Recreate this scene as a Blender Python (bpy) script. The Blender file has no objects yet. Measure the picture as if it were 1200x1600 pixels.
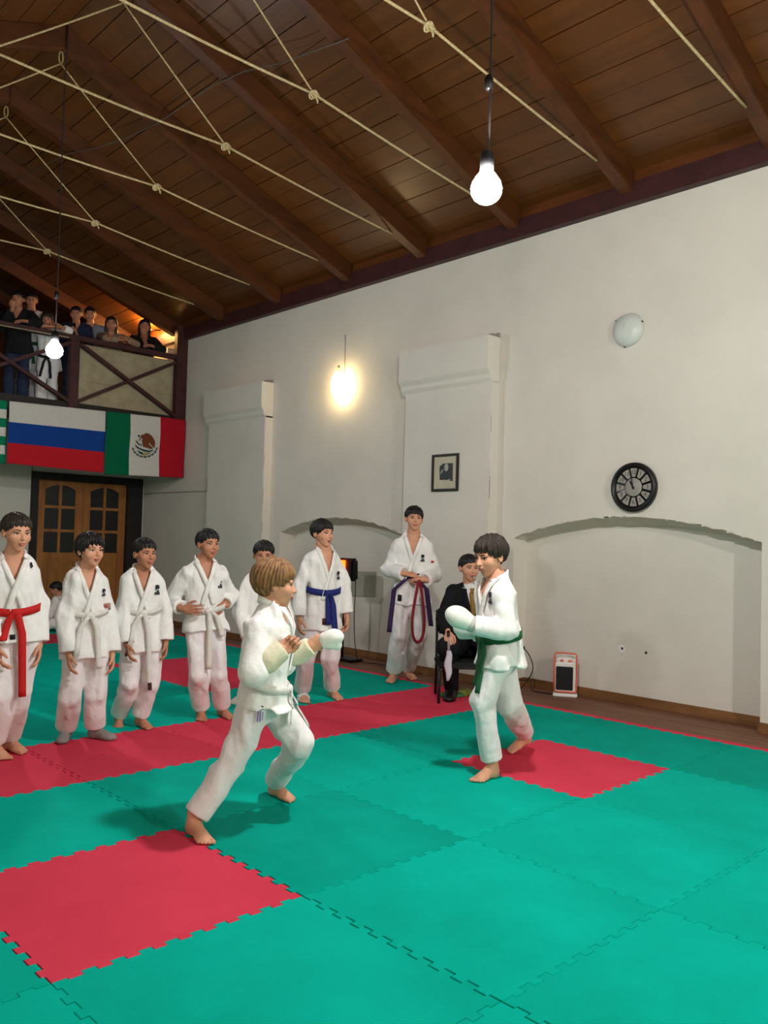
import bpy, bmesh, math, random
import numpy as np
from mathutils import Vector, Matrix
random.seed(7); np.random.seed(7)
scn = bpy.context.scene
COL = scn.collection

# ------------------------------------------------------------------ camera
CAM = np.array([3.631, -2.117, 1.42])
YAW, PITCH, ROLL, FPX = -0.81, 0.035, 0.027, 1299.6
FW = np.array([math.sin(YAW)*math.cos(PITCH), math.cos(YAW)*math.cos(PITCH), math.sin(PITCH)])
_r = np.array([math.cos(YAW), -math.sin(YAW), 0.0]); _u = np.cross(_r, FW)
RT = math.cos(ROLL)*_r + math.sin(ROLL)*_u
UP = -math.sin(ROLL)*_r + math.cos(ROLL)*_u
cd = bpy.data.cameras.new('camera'); cam = bpy.data.objects.new('camera', cd); COL.objects.link(cam)
cd.sensor_fit = 'VERTICAL'; cd.sensor_height = 24.0; cd.sensor_width = 18.0; cd.lens = FPX/1600*24.0
cd.clip_start = 0.05; cd.clip_end = 100
m = Matrix(((RT[0], UP[0], -FW[0], CAM[0]), (RT[1], UP[1], -FW[1], CAM[1]), (RT[2], UP[2], -FW[2], CAM[2]), (0, 0, 0, 1)))
cam.matrix_world = m
scn.camera = cam
scn.view_settings.view_transform = 'Standard'; scn.view_settings.look = 'None'
scn.view_settings.gamma = 1.0; scn.view_settings.use_curve_mapping = False
scn.view_settings.exposure = 0.93
# ------------------------------------------------------------------ world (the room is closed; only a trace of ambient)
w = bpy.data.worlds.new('world'); scn.world = w; w.use_nodes = True
w.node_tree.nodes['Background'].inputs[0].default_value = (0.75, 0.8, 0.9, 1)
w.node_tree.nodes['Background'].inputs[1].default_value = 0.3
PENDANT, PEND_FAR, PEND_NEAR, SCONCE, GALLERY = 560.0, 260.0, 1000.0, 15.0, 260.0      # emission of the lamps the hall has

# ------------------------------------------------------------------ helpers
def ray(px, py): return FW + RT*((px-600)/FPX) + UP*((800-py)/FPX)
def atz(px, py, z=0.0):
    d = ray(px, py); return CAM + d*((z-CAM[2])/d[2])
def aty(px, py, y):
    d = ray(px, py); return CAM + d*((y-CAM[1])/d[1])
def atx(px, py, x):
    d = ray(px, py); return CAM + d*((x-CAM[0])/d[0])
def atd(px, py, dep):
    return CAM + ray(px, py)*dep
def depth(p): return float((np.asarray(p)-CAM) @ FW)

def tag(o, label=None, cat=None, group=None, kind=None):
    if label: o['label'] = label
    if cat: o['category'] = cat
    if group: o['group'] = group
    if kind: o['kind'] = kind
    return o
def link(name, me, mats, parent=None, loc=None):
    o = bpy.data.objects.new(name, me); COL.objects.link(o)
    for mt in (mats if isinstance(mats, (list, tuple)) else [mats]):
        if mt is not None and len(me.materials) < (len(mats) if isinstance(mats, (list, tuple)) else 1): me.materials.append(mt)
    if parent is not None: o.parent = parent
    if loc is not None: o.location = loc
    return o
def empty(name, loc=(0, 0, 0), rz=0.0):
    o = bpy.data.objects.new(name, None); COL.objects.link(o); o.location = loc; o.rotation_euler = (0, 0, rz); o.empty_display_size = .1
    return o

class MB:
    """collects polygons, builds ONE mesh"""
    def __init__(s): s.v = []; s.f = []; s.mi = []; s.cur = 0
    def add(s, vs, fs):
        b = len(s.v); s.v += [tuple(map(float, p)) for p in vs]
        for f in fs: s.f.append(tuple(i+b for i in f)); s.mi.append(s.cur)
        return s
    def box(s, a, b, M=None):
        x0, y0, z0 = a; x1, y1, z1 = b
        vs = [(x0,y0,z0),(x1,y0,z0),(x1,y1,z0),(x0,y1,z0),(x0,y0,z1),(x1,y0,z1),(x1,y1,z1),(x0,y1,z1)]
        if M is not None: vs = [tuple(M @ Vector(p)) for p in vs]
        return s.add(vs, [(0,3,2,1),(4,5,6,7),(0,1,5,4),(1,2,6,5),(2,3,7,6),(3,0,4,7)])
    def beam(s, p, q, wd, ht, up=(0,0,1)):
        p, q = Vector(p), Vector(q); d = (q-p).normalized(); sd = d.cross(Vector(up)).normalized(); u = sd.cross(d)
        vs = []
        for c in (p, q):
            for a, b in ((-1,-1),(1,-1),(1,1),(-1,1)): vs.append(c + sd*(a*wd/2) + u*(b*ht/2))
        return s.add(vs, [(0,1,2,3),(4,7,6,5),(0,4,5,1),(1,5,6,2),(2,6,7,3),(3,7,4,0)])
    def tube(s, pts, r, n=8, cap=True):
        pts = [Vector(p) for p in pts]; rs = r if isinstance(r, (list, tuple)) else [r]*len(pts)
        vs = []; prev = None
        for i, p in enumerate(pts):
            d = (pts[min(i+1, len(pts)-1)] - pts[max(i-1, 0)]).normalized()
            if prev is None:
                a = Vector((0,0,1)) if abs(d.z) < .9 else Vector((1,0,0)); sd = d.cross(a).normalized()
            else:
                sd = (prev - d*prev.dot(d)).normalized()
            prev = sd; u = d.cross(sd)
            for k in range(n):
                t = 2*math.pi*k/n; vs.append(p + (sd*math.cos(t) + u*math.sin(t))*rs[i])
        fs = [(i*n+k, i*n+(k+1) % n, (i+1)*n+(k+1) % n, (i+1)*n+k) for i in range(len(pts)-1) for k in range(n)]
        if cap: fs += [tuple(range(n-1, -1, -1)), tuple(range((len(pts)-1)*n, len(pts)*n))]
        return s.add(vs, fs)
    def lathe(s, prof, c, axis=(0,0,1), n=24, sx=1.0):
        c = Vector(c); ax = Vector(axis).normalized()
        a = ax.cross(Vector((0,0,1)) if abs(ax.z) < .9 else Vector((1,0,0))).normalized(); b = ax.cross(a)
        vs = []
        for r, h in prof:
            for k in range(n):
                t = 2*math.pi*k/n; vs.append(c + ax*h + (a*math.cos(t)*sx + b*math.sin(t))*max(r, 1e-4))
        fs = [(i*n+k, i*n+(k+1) % n, (i+1)*n+(k+1) % n, (i+1)*n+k) for i in range(len(prof)-1) for k in range(n)]
        fs += [tuple(range(n-1, -1, -1)), tuple(range((len(prof)-1)*n, len(prof)*n))]
        return s.add(vs, fs)
    def ball(s, c, r, n=14, m=9, sc=(1,1,1)):
        prof = [(math.sin(math.pi*i/m), -math.cos(math.pi*i/m)) for i in range(m+1)]
        vs = [];
        for a, h in prof:
            for k in range(n):
                t = 2*math.pi*k/n; vs.append((c[0]+r*sc[0]*max(a,1e-4)*math.cos(t), c[1]+r*sc[1]*max(a,1e-4)*math.sin(t), c[2]+r*sc[2]*h))
        return s.add(vs, [(i*n+k, i*n+(k+1) % n, (i+1)*n+(k+1) % n, (i+1)*n+k) for i in range(m) for k in range(n)])
    def poly(s, pts, off):
        """flat polygon extruded by vector off"""
        n = len(pts); o = Vector(off); vs = [Vector(p) for p in pts] + [Vector(p)+o for p in pts]
        return s.add(vs, [tuple(range(n-1,-1,-1)), tuple(range(n, 2*n))] + [(i, (i+1) % n, (i+1) % n+n, i+n) for i in range(n)])
    def mesh(s, name, smooth=False):
        me = bpy.data.meshes.new(name); me.from_pydata(s.v, [], s.f)
        if any(s.mi): me.polygons.foreach_set('material_index', s.mi)
        if smooth: me.polygons.foreach_set('use_smooth', [True]*len(me.polygons))
        me.update(); return me
    def build(s, name, mats, parent=None, smooth=False, bevel=0.0, origin=None, autos=False):
        if origin is not None:
            ox = Vector(origin); s.v = [tuple(Vector(p)-ox) for p in s.v]
        me = s.mesh(name, smooth)
        if not isinstance(mats, (list, tuple)): mats = [mats]
        for mt in mats: me.materials.append(mt)
        bm = bmesh.new(); bm.from_mesh(me); bmesh.ops.recalc_face_normals(bm, faces=bm.faces)
        if bevel > 0:
            bmesh.ops.bevel(bm, geom=[e for e in bm.edges if len(e.link_faces) == 2 and e.calc_face_angle(0) > .6], offset=bevel, segments=2, affect='EDGES', clamp_overlap=True)
        bm.to_mesh(me); bm.free()
        o = bpy.data.objects.new(name, me); COL.objects.link(o)
        if parent is not None: o.parent = parent
        if origin is not None: o.location = origin
        return o

# ------------------------------------------------------------------ materials
MATS = {}
def srgb(c):
    return tuple(((x/255)/12.92 if x/255 <= .04045 else ((x/255+.055)/1.055)**2.4) for x in c) + (1.0,)
def mat(name, rgb, rough=.6, var=.12, scale=6.0, bump=.0, bscale=40.0, bdist=.01, spec=.4, metal=0.0, stretch=(1,1,1), rgb2=None, emit=None, estr=0.0, coat=0.0, sheen=0.0, detail=6.0):
    if name in MATS: return MATS[name]
    mt = bpy.data.materials.new(name); mt.use_nodes = True; nt = mt.node_tree; N = nt.nodes; L = nt.links
    b = N['Principled BSDF']
    c1 = srgb(rgb); c2 = srgb(rgb2) if rgb2 else tuple(x*(1-var) for x in c1[:3]) + (1,)
    tc = N.new('ShaderNodeTexCoord'); mp = N.new('ShaderNodeMapping'); mp.inputs['Scale'].default_value = stretch
    L.new(tc.outputs['Object'], mp.inputs[0])
    no = N.new('ShaderNodeTexNoise'); no.inputs['Scale'].default_value = scale; no.inputs['Detail'].default_value = detail; no.inputs['Roughness'].default_value = .6
    L.new(mp.outputs[0], no.inputs['Vector'])
    cr = N.new('ShaderNodeValToRGB'); cr.color_ramp.elements[0].position = .32; cr.color_ramp.elements[1].position = .68
    cr.color_ramp.elements[0].color = c2; cr.color_ramp.elements[1].color = c1
    L.new(no.outputs['Fac'], cr.inputs[0]); L.new(cr.outputs[0], b.inputs['Base Color'])
    b.inputs['Roughness'].default_value = rough; b.inputs['Metallic'].default_value = metal
    b.inputs['Specular IOR Level'].default_value = spec
    if coat: b.inputs['Coat Weight'].default_value = coat; b.inputs['Coat Roughness'].default_value = .25
    if sheen: b.inputs['Sheen Weight'].default_value = sheen
    if bump:
        n2 = N.new('ShaderNodeTexNoise'); n2.inputs['Scale'].default_value = bscale; n2.inputs['Detail'].default_value = 4
        L.new(mp.outputs[0], n2.inputs['Vector'])
        bp = N.new('ShaderNodeBump'); bp.inputs['Strength'].default_value = bump; bp.inputs['Distance'].default_value = bdist
        L.new(n2.outputs['Fac'], bp.inputs['Height']); L.new(bp.outputs[0], b.inputs['Normal'])
    if emit:
        b.inputs['Emission Color'].default_value = srgb(emit); b.inputs['Emission Strength'].default_value = estr
    MATS[name] = mt; return mt

M_PLASTER = mat('plaster', (222,215,204), .9, scale=1.1, rgb2=(211,205,194), bump=.05, bscale=7, spec=.2)
M_PLASTER2 = mat('plaster_panel', (222,216,205), .9, scale=1.4, rgb2=(213,207,197), bump=.06, bscale=11, spec=.2)
M_CRACK = mat('chipped_plaster', (142,130,118), .95, scale=14, rgb2=(184,174,162), bump=.5, bscale=60, spec=.1)
M_PLANK = mat('ceiling_plank', (98,55,19), .38, scale=2.2, rgb2=(80,44,14), bump=.12, bscale=18, stretch=(.35,4,4), spec=.45, coat=.15)
M_RAFTER = mat('rafter_wood', (92,49,19), .45, scale=3, rgb2=(68,34,12), bump=.15, bscale=14, stretch=(3,.6,3), spec=.4)
M_FRIEZE = mat('frieze_wood', (104,56,20), .45, scale=2.5, rgb2=(78,41,14), bump=.12, bscale=15, stretch=(.5,3,3), spec=.4)
M_MAROON = mat('maroon_paint', (72,36,36), .55, scale=5, rgb2=(54,26,26), bump=.12, bscale=20, spec=.35)
M_GREEN = mat('mat_green', (0,182,162), .85, scale=1.3, rgb2=(0,160,140), bump=.08, bscale=70, spec=.04, detail=8)
M_GREEN2 = mat('mat_green_deep', (0,166,147), .85, scale=1.3, rgb2=(0,146,128), bump=.08, bscale=70, spec=.04, detail=8)
M_RED = mat('mat_red', (216,66,88), .85, scale=1.3, rgb2=(202,58,79), bump=.08, bscale=70, spec=.04, detail=8)
M_BOARD = mat('floor_board', (128,84,58), .5, scale=3, rgb2=(98,62,42), bump=.12, bscale=20, stretch=(.4,4,4), spec=.4)
M_SUB = mat('subfloor', (40,40,40), .9)
M_BASEB = mat('baseboard_wood', (140,98,58), .55, scale=4, rgb2=(106,70,40), bump=.1, bscale=20, stretch=(.4,3,3), spec=.35)
M_ROPE = mat('rope', (206,186,142), .85, scale=40, rgb2=(170,148,104), bump=.8, bscale=120, spec=.15)
M_BLACK = mat('black_plastic', (16,16,17), .45, var=.3)
M_CORD = mat('cord', (44,38,36), .6)
M_DOORW = mat('door_pine', (170,112,52), .5, scale=3, rgb2=(140,86,36), bump=.1, bscale=16, stretch=(3,3,.5), spec=.4)
M_DOORF = mat('door_frame_dark', (30,24,20), .6, scale=5, rgb2=(20,15,13), bump=.1)
M_GLASSD = mat('dark_glass', (26,28,30), .12, var=.2, spec=.6)
M_SHEET = mat('sheet_cloth', (172,160,134), .9, scale=5, rgb2=(150,138,112), bump=.2, bscale=10, spec=.1)
M_GI = mat('gi_cotton', (240,237,234), .9, scale=9, rgb2=(232,229,227), bump=.4, bscale=13, bdist=.03, spec=.15, sheen=.1)
M_GIT = mat('gi_trouser_cotton', (236,231,231), .9, scale=9, rgb2=(228,222,223), bump=.4, bscale=12, bdist=.03, spec=.15, sheen=.1)
M_LAPEL = mat('lapel_cotton', (242,239,235), .9, scale=14, rgb2=(226,223,219), bump=.25, bscale=60, spec=.15)
M_SKIN = mat('skin', (214,158,128), .55, scale=12, rgb2=(202,142,112), spec=.35)
M_SKIN2 = mat('skin_tan', (190,132,102), .55, scale=12, rgb2=(176,116,88), spec=.35)
M_LIP = mat('lips', (176,96,88), .5)
M_EYEW = mat('eye_white', (224,216,208), .3)
M_IRIS = mat('iris', (40,26,18), .25)
M_HAIRK = mat('hair_black', (22,18,17), .5, scale=40, rgb2=(10,8,8), bump=.5, bscale=90, stretch=(2,2,.4))
M_HAIRB = mat('hair_brown', (52,38,29), .5, scale=40, rgb2=(32,22,17), bump=.5, bscale=90, stretch=(2,2,.4))
M_HAIRL = mat('hair_blond', (158,116,70), .55, scale=26, rgb2=(96,64,36), bump=.5, bscale=80, stretch=(2,2,.3))
M_INK = mat('ink_navy', (24,28,44), .8)
M_TAG = mat('belt_tag', (70,18,22), .7, rgb2=(40,10,12), scale=60)
M_TAGB = mat('label_black', (20,18,16), .7)
# ================================================================== SETTING
WY, LY, BX, FX = 4.70, -2.80, -9.50, 8.0      # right wall, left wall, back wall, front wall
UPX = -12.2                                   # back wall of the gallery
# ---- floor and mats
mb = MB(); mb.box((BX-.1, LY-.1, -.12), (FX+.1, 5.05, -.034))
floor = mb.build('floor', M_SUB); tag(floor, 'gym floor of green and red interlocking foam mats with a brown board strip along the wall', 'floor', kind='structure')
def tile_outline(ins):
    d, n = .013, 20; st = 1.0/n
    offs = [0] + [(d if k % 2 else -d) for k in range(1, n-1)] + [0]
    bot = []
    for k in range(n):
        bot += [(k*st, offs[k]), ((k+1)*st, offs[k])]
    lef = [(y, x) for x, y in bot]                     # along the left side
    P = bot[:] + [(1+x, y) for x, y in lef][0:] + [(x, 1+y) for x, y in reversed(bot)] + list(reversed(lef))
    Q = []
    for p in P:
        if not Q or (abs(p[0]-Q[-1][0])+abs(p[1]-Q[-1][1])) > 1e-6: Q.append(p)
    if abs(Q[0][0]-Q[-1][0])+abs(Q[0][1]-Q[-1][1]) < 1e-6: Q.pop()
    # drop collinear
    R = []
    for i, p in enumerate(Q):
        a, c = Q[i-1], Q[(i+1) % len(Q)]
        if abs((p[0]-a[0])*(c[1]-p[1])-(p[1]-a[1])*(c[0]-p[0])) > 1e-9: R.append(p)
    out = []
    for i, p in enumerate(R):
        a, c = Vector(R[i-1]), Vector(R[(i+1) % len(R)]); p = Vector(p)
        e1 = (p-a).normalized(); e2 = (c-p).normalized()
        n1 = Vector((-e1.y, e1.x)); n2 = Vector((-e2.y, e2.x))
        out.append(tuple(p + (n1+n2)*ins))
    return out
ol = tile_outline(.0011); n = len(ol)
def tile_mesh(nm, mt):
    b = MB(); T = .03
    inner = [(x*.9965+.00175, y*.9965+.00175) for x, y in ol]
    vs = [(x, y, 0.0) for x, y in inner] + [(x, y, -.0022) for x, y in ol] + [(x, y, -T) for x, y in ol]
    b.add(vs, [tuple(range(n))] + [(i+n, (i+1) % n+n, (i+1) % n, i) for i in range(n)] + [(i+2*n, (i+1) % n+2*n, (i+1) % n+n, i+n) for i in range(n)])
    me = b.mesh(nm); me.materials.append(mt); return me
ME_T = {'g': tile_mesh('mat_green_mesh', M_GREEN), 'd': tile_mesh('mat_deep_mesh', M_GREEN2), 'r': tile_mesh('mat_red_mesh', M_RED)}
REDS = {(0,-1), (0,2), (-5,2), (-4,2), (-8,2), (2,-3)}
for i in range(-9, 8):
    for j in range(-3, 4):
        k = 'r' if (i == -2 or (i, j) in REDS) else ('d' if (i, j) in {(0,0), (-1,3), (-4,1), (-6,3), (-3,3), (0,3), (1,3), (-1,2), (-6,0), (-4,3)} else 'g')
        o = bpy.data.objects.new('mat_tile', ME_T[k]); COL.objects.link(o); o.parent = floor
        gy = -.005 if j < 0 else 0.0
        o.location = (i + random.uniform(-.0012, .0012), j + gy + random.uniform(-.0012, .0012), random.uniform(-.0008, .0008))
# red edge strips
def edge_strip(x0):
    b = MB(); d = .013
    pts = [(0, .005)]
    for k in range(20):
        o = 0 if k in (0, 19) else (d if k % 2 else -d)
        pts += [(k*.05+.001, o+.0015), ((k+1)*.05-.001, o+.0015)]
    pts = pts[1:] + [(1, .085), (0, .085)]
    b.poly([(x, y, -.03) for x, y in pts], (0, 0, .029))
    o = b.build('mat_edge_strip', M_RED, floor); o.location = (x0, 4.0, 0); return o.data
em = edge_strip(-9)
for i in range(-8, 8):
    o = bpy.data.objects.new('mat_edge_strip', em); COL.objects.link(o); o.parent = floor; o.location = (i, 4.0 + random.uniform(-.002, .002), 0)
# board strip by the wall
for r in range(8):
    y0 = 4.06 + r*.112; x = BX
    while x < FX:
        L_ = random.uniform(1.8, 3.2); x1 = min(x+L_, FX)
        b = MB(); b.box((x, y0, -.04), (x1-.003, y0+.109, -.022+random.uniform(-.001, .001))); b.build('floor_board', M_BOARD, floor); x = x1

# ---- right wall with two (and further) arched niches
def arch_z(x, x0, x1, zs, zc):
    c = (x0+x1)/2; h = (x1-x0)/2; t = (x-c)/h
    rise = zc-zs; Rr = (h*h+rise*rise)/(2*rise)
    return zc - Rr + math.sqrt(max(Rr*Rr-(x-c)**2, 0))
ARCH = [(-5.58, -3.22, 1.50, 1.70), (-1.60, .885, 1.49, 1.70), (2.75, 5.2, 1.49, 1.70)]
ND = 4.925; WT = 4.80
b = MB(); BK = 5.15
xs = [UPX]
for x0, x1, zs, zc in ARCH: xs += [x0 + (x1-x0)*t/24 for t in range(25)]
xs += [FX]
def inarch(x):
    for a in ARCH:
        if a[0] < x < a[1]: return a
for xa, xb in zip(xs[:-1], xs[1:]):
    a = inarch((xa+xb)/2)
    if a is None:
        b.add([(xa,WY,-.05),(xb,WY,-.05),(xb,WY,WT),(xa,WY,WT)], [(0,1,2,3)])
    else:
        za, zb = arch_z(xa, *a), arch_z(xb, *a)
        ba, bb = arch_z(xa, a[0], a[1], a[2]-.03, a[3]-.075), arch_z(xb, a[0], a[1], a[2]-.03, a[3]-.075)
        jit = lambda x: .006*math.sin(x*37)+.004*math.sin(x*91)
        b.add([(xa,WY,za+jit(xa)),(xb,WY,zb+jit(xb)),(xb,WY,WT),(xa,WY,WT),(xb,ND,bb),(xa,ND,ba),(xa,ND,-.05),(xb,ND,-.05)],
              [(0,1,2,3),(1,0,5,4),(6,7,4,5)])
for x0, x1, zs, zc in ARCH:
    for x, s in ((x0, 1), (x1, -1)):
        ja = .006*math.sin(x*37)+.004*math.sin(x*91)
        b.add([(x,WY,-.05),(x,ND,-.05),(x,ND,zs-.03),(x,WY,zs+ja)], [(0,1,2,3)])
b.box((UPX, BK, -.1), (FX, BK+.1, WT+.1)); b.box((UPX, WY+.001, WT-.02), (FX, BK, WT))
wall_right = b.build('wall_right', M_PLASTER); tag(wall_right, 'tall white plastered wall with shallow arched niches', 'wall', kind='structure')
# projecting former window panels (pilaster panel + stepped box on top)
for (x0, x1) in ((-7.33, -5.83), (-3.14, -1.83), (2.0, 2.55)):
    p = MB(); p.box((x0+.05, WY-.128, -.03), (x1, WY+.01, 3.12)); pn = p.build('window_panel', M_PLASTER2, wall_right, bevel=.006)
    pr = [(0, 3.585), (-.20, 3.585), (-.20, 3.235), (-.158, 3.185), (-.158, 3.14), (-.118, 3.09), (0, 3.09)]
    p = MB(); p.poly([(x0, WY+y, z) for y, z in pr], (x1-x0, 0, 0)); p.build('panel_head', M_PLASTER2, wall_right, bevel=.004)
    p = MB()
    for k in range(14):
        xa = x0 + .05 + (x1-x0-.05)*k/14; xb = x0 + .05 + (x1-x0-.05)*(k+1)/14
        z = 3.60 + .028*(k/14) + random.uniform(-.006, .006)
        p.box((xa, WY-.03, 3.585), (xb, WY+.005, z+.02*random.random()))
    p.build('chipped_edge', M_CRACK, wall_right)
    p = MB()
    for k in range(5):
        z = .3 + k*.55 + random.uniform(-.1, .1); p.box((x1-.002, WY-.131+random.uniform(0,.01), z), (x1+.003, WY-.121, z+random.uniform(.06, .24)))
    p.build('chipped_corner', M_CRACK, wall_right)
# chipped arch edge
for (x0, x1, zs, zc) in ARCH[:2]:
    p = MB()
    for k in range(22):
        x = x0 + (x1-x0)*random.random(); wv = random.uniform(.02, .07)
        if x+wv > x1: continue
        z = arch_z(x+wv/2, x0, x1, zs, zc); p.box((x, WY-.002, z-.004), (x+wv, WY+.02, z+random.uniform(.004, .012)))
    p.build('chipped_arch_edge', mat('plaster_chip', (218,210,198), .95, scale=20, rgb2=(186,177,164)), wall_right)
# pipes/holes/cable duct on the wall
p = MB(); p.tube([(-9.49, WY-.012, 2.115), (-8.6, WY-.012, 2.12), (-7.45, WY-.012, 2.112)], .008, 6); p.build('surface_cable', M_CRACK, wall_right)
p = MB(); p.box((-7.46, WY-.02, 2.11), (-7.43, WY, 2.31)); p.build('cable_end', mat('rust', (140,72,48), .8), wall_right)
# baseboards
def baseb(name, segs):
    b = MB()
    for (xa, ya, xb, yb) in segs: b.beam((xa, ya, .015), (xb, yb, .015), .022, .085)
    o = b.build(name, M_BASEB, bevel=.004); return tag(o, 'brown wooden baseboard along the foot of the ' + ('white right wall' if 'right' in name else 'back wall beside the doors'), 'baseboard', kind='structure')
segs = []; x = BX
for (x0, x1, zs, zc) in ARCH:
    segs += [(x, WY-.012, x0, WY-.012), (x0+.012, ND-.012, x1-.012, ND-.012), (x0+.012, WY, x0+.012, ND), (x1-.012, WY, x1-.012, ND)]; x = x1
segs += [(x, WY-.012, FX, WY-.012)]
seg2 = []
for s in segs:
    if abs(s[1]-s[3]) < 1e-6 and s[1] < 4.75:            # break around panels
        cur = s[0]
        for (p0, p1) in ((-7.35, -5.83), (-3.13, -1.83), (2.05, 2.55)):
            if cur < p0 < s[2]:
                seg2 += [(cur, s[1], p0, s[1]), (p0, s[1]-.130, p1, s[1]-.130)]; cur = p1
        seg2.append((cur, s[1], s[2], s[3]))
    else: seg2.append(s)
baseb('baseboard_right', seg2)
# ---- other walls
b = MB(); b.box((UPX, LY-.2, -.1), (FX+.2, LY, 4.9)); wl = b.build('wall_left', M_PLASTER); tag(wl, 'plain white wall opposite the arched wall', 'wall', kind='structure')
b = MB(); b.box((FX, LY-.2, -.1), (FX+.2, BK, 6.6)); tag(b.build('wall_front', M_PLASTER), 'plain white end wall behind the camera', 'wall', kind='structure')
b = MB()
DY0, DY1, DZ = 2.80, 4.66, 2.36
b.box((BX-.2, LY-.1, -.1), (BX, DY0+.02, 3.2)); b.box((BX-.2, DY1-.02, -.1), (BX, WY+.05, 3.2)); b.box((BX-.2, DY0, DZ-.02), (BX, DY1, 3.2)); b.box((BX-.35, DY0-.1, -.1), (BX-.2, DY1+.1, 2.6))
wb = b.build('wall_back', mat('plaster_back', (212,209,199), .9, scale=1.2, rgb2=(202,199,189), bump=.06, bscale=9, spec=.2)); tag(wb, 'white back wall under the gallery with the double doors', 'wall', kind='structure')
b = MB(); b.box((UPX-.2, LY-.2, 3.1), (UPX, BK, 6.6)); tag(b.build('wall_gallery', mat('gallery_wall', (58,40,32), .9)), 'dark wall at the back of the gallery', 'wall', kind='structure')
baseb('baseboard_back', [(BX+.012, LY, BX+.012, DY0)])
# ---- double door
door = empty('door_1', (BX, (DY0+DY1)/2, 0)); tag(door, 'pine double door with small glass panes in a wide dark frame', 'door', kind='structure')
def dp(name, y0, y1, z0, z1, x0, x1, mt, par=None, bev=.004):
    b = MB(); b.box((x0, y0-(DY0+DY1)/2, z0), (x1, y1-(DY0+DY1)/2, z1)); return b.build(name, mt, par or door, bevel=bev)
dp('door_frame_post', DY0, DY0+.11, -.03, DZ, -.12, .05, M_DOORF); dp('door_frame_post', DY1-.27, DY1, -.03, DZ, -.12, .05, M_DOORF); dp('door_frame_head', DY0+.11, DY1-.27, DZ-.12, DZ, -.12, .05, M_DOORF)
iy0, iy1, iz = DY0+.11, DY1-.27, DZ-.12
mid = (iy0+iy1)/2
for ly0, ly1 in ((iy0, mid-.002), (mid+.002, iy1)):
    leaf = empty('door_leaf', (0, 0, 0)); leaf.parent = door
    W = ly1-ly0; st = .125; pw = (W-2*st-.045)/2
    dp('stile', ly0, ly0+st, 0, iz, -.07, -.02, M_DOORW, leaf); dp('stile', ly1-st, ly1, 0, iz, -.07, -.02, M_DOORW, leaf)
    dp('muntin', ly0+st+pw, ly0+st+pw+.045, 1.10, iz-.05, -.065, -.022, M_DOORW, leaf)
    for z0, z1 in ((iz-.06, iz), (1.80, 1.845), (1.425, 1.47), (.96, 1.10), (0, .16)): dp('rail', ly0+st, ly1-st, z0, z1, -.068, -.021, M_DOORW, leaf)
    dp('panel', ly0+st, ly1-st, .16, .96, -.06, -.035, M_DOORW, leaf)
    dp('raised_field', ly0+st+.07, ly1-st-.07, .26, .88, -.05, -.026, M_DOORW, leaf, .012)
    for ci in range(2):
        py0 = ly0+st+ci*(pw+.045)
        for z0, z1 in ((1.10, 1.425), (1.47, 1.80), (1.845, iz-.06)): dp('pane', py0, py0+pw, z0, z1, -.05, -.044, M_GLASSD, leaf, 0)
        # curved top of the upper pane
        q = MB(); pts = []
        for k in range(9):
            t = k/8; u = t if ci == 0 else 1-t
            pts.append((py0+pw*t-(DY0+DY1)/2, iz-.06-.075*(1-math.sin(u*math.pi/2))-.005))
        pts = [(-.066, y, z) for y, z in pts] + [(-.066, pts[-1][0], iz-.05), (-.066, pts[0][0], iz-.05)]
        q.poly(pts, (.044, 0, 0)); q.build('arched_rail', M_DOORW, leaf)
# ---- roof: ridge over y=.95, planks on rafters
RY, SL = .95, .375
def zp(y): return 4.90 + SL*(4.53-abs(y-RY)-RY) if True else 0     # underside of the planks
RZ = zp(RY)
b = MB()
for s in (1, -1):
    e = RY + s*4.45
    vs = [(UPX-.2, RY, RZ+.06), (FX+.2, RY, RZ+.06), (FX+.2, e, zp(e)+.06), (UPX-.2, e, zp(e)+.06)]
    vs += [(x, y, z+.1) for x, y, z in vs]
    b.add(vs, [(0,1,2,3),(7,6,5,4),(0,4,5,1),(1,5,6,2),(2,6,7,3),(3,7,4,0)])
ceiling = b.build('ceiling', mat('roof_backing', (50,34,22), .8)); tag(ceiling, 'pitched brown plank ceiling on heavy wooden rafters', 'ceiling', kind='structure')
NP = 17; pwid = 3.78/NP
nrm = {1: Vector((0, SL, 1)).normalized(), -1: Vector((0, -SL, 1)).normalized()}
for s in (1, -1):
    for k in range(NP):
        ya, yb = RY + s*(k*pwid+.003), RY + s*((k+1)*pwid-.005)
        dz = random.uniform(-.002, .003)
        x = UPX; first = random.uniform(3, 7)
        cuts = [UPX, UPX+first, UPX+first+random.uniform(4, 6), FX]
        for xa, xb in zip(cuts[:-1], cuts[1:]):
            p = MB(); n_ = nrm[s]
            q = [Vector((xa, ya, zp(ya)+dz)), Vector((xb-.003, ya, zp(ya)+dz)), Vector((xb-.003, yb, zp(yb)+dz)), Vector((xa, yb, zp(yb)+dz))]
            p.add(q + [v+n_*.025 for v in q], [(0,1,2,3),(7,6,5,4),(0,4,5,1),(1,5,6,2),(2,6,7,3),(3,7,4,0)])
            p.build('ceiling_plank', M_PLANK, ceiling)
TX = [.98, -.33, -1.62, -2.92, -4.22, -5.68, -7.10, -8.50, -9.9, -11.3, 2.3, 3.6, 4.9, 6.2, 7.5]
RD, RW = .21, .135
for x in TX:
    for s in (1, -1):
        p = MB(); e = RY + s*(4.62-RY)
        bot = lambda y: zp(y)-RD
        v = [(RY, zp(RY)), (e, zp(e)), (e, bot(e)), (RY, bot(RY))]
        p.poly([(x-RW/2, y, z) for y, z in v], (RW, 0, 0)); p.build('rafter', M_RAFTER, ceiling, bevel=.008)
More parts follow.
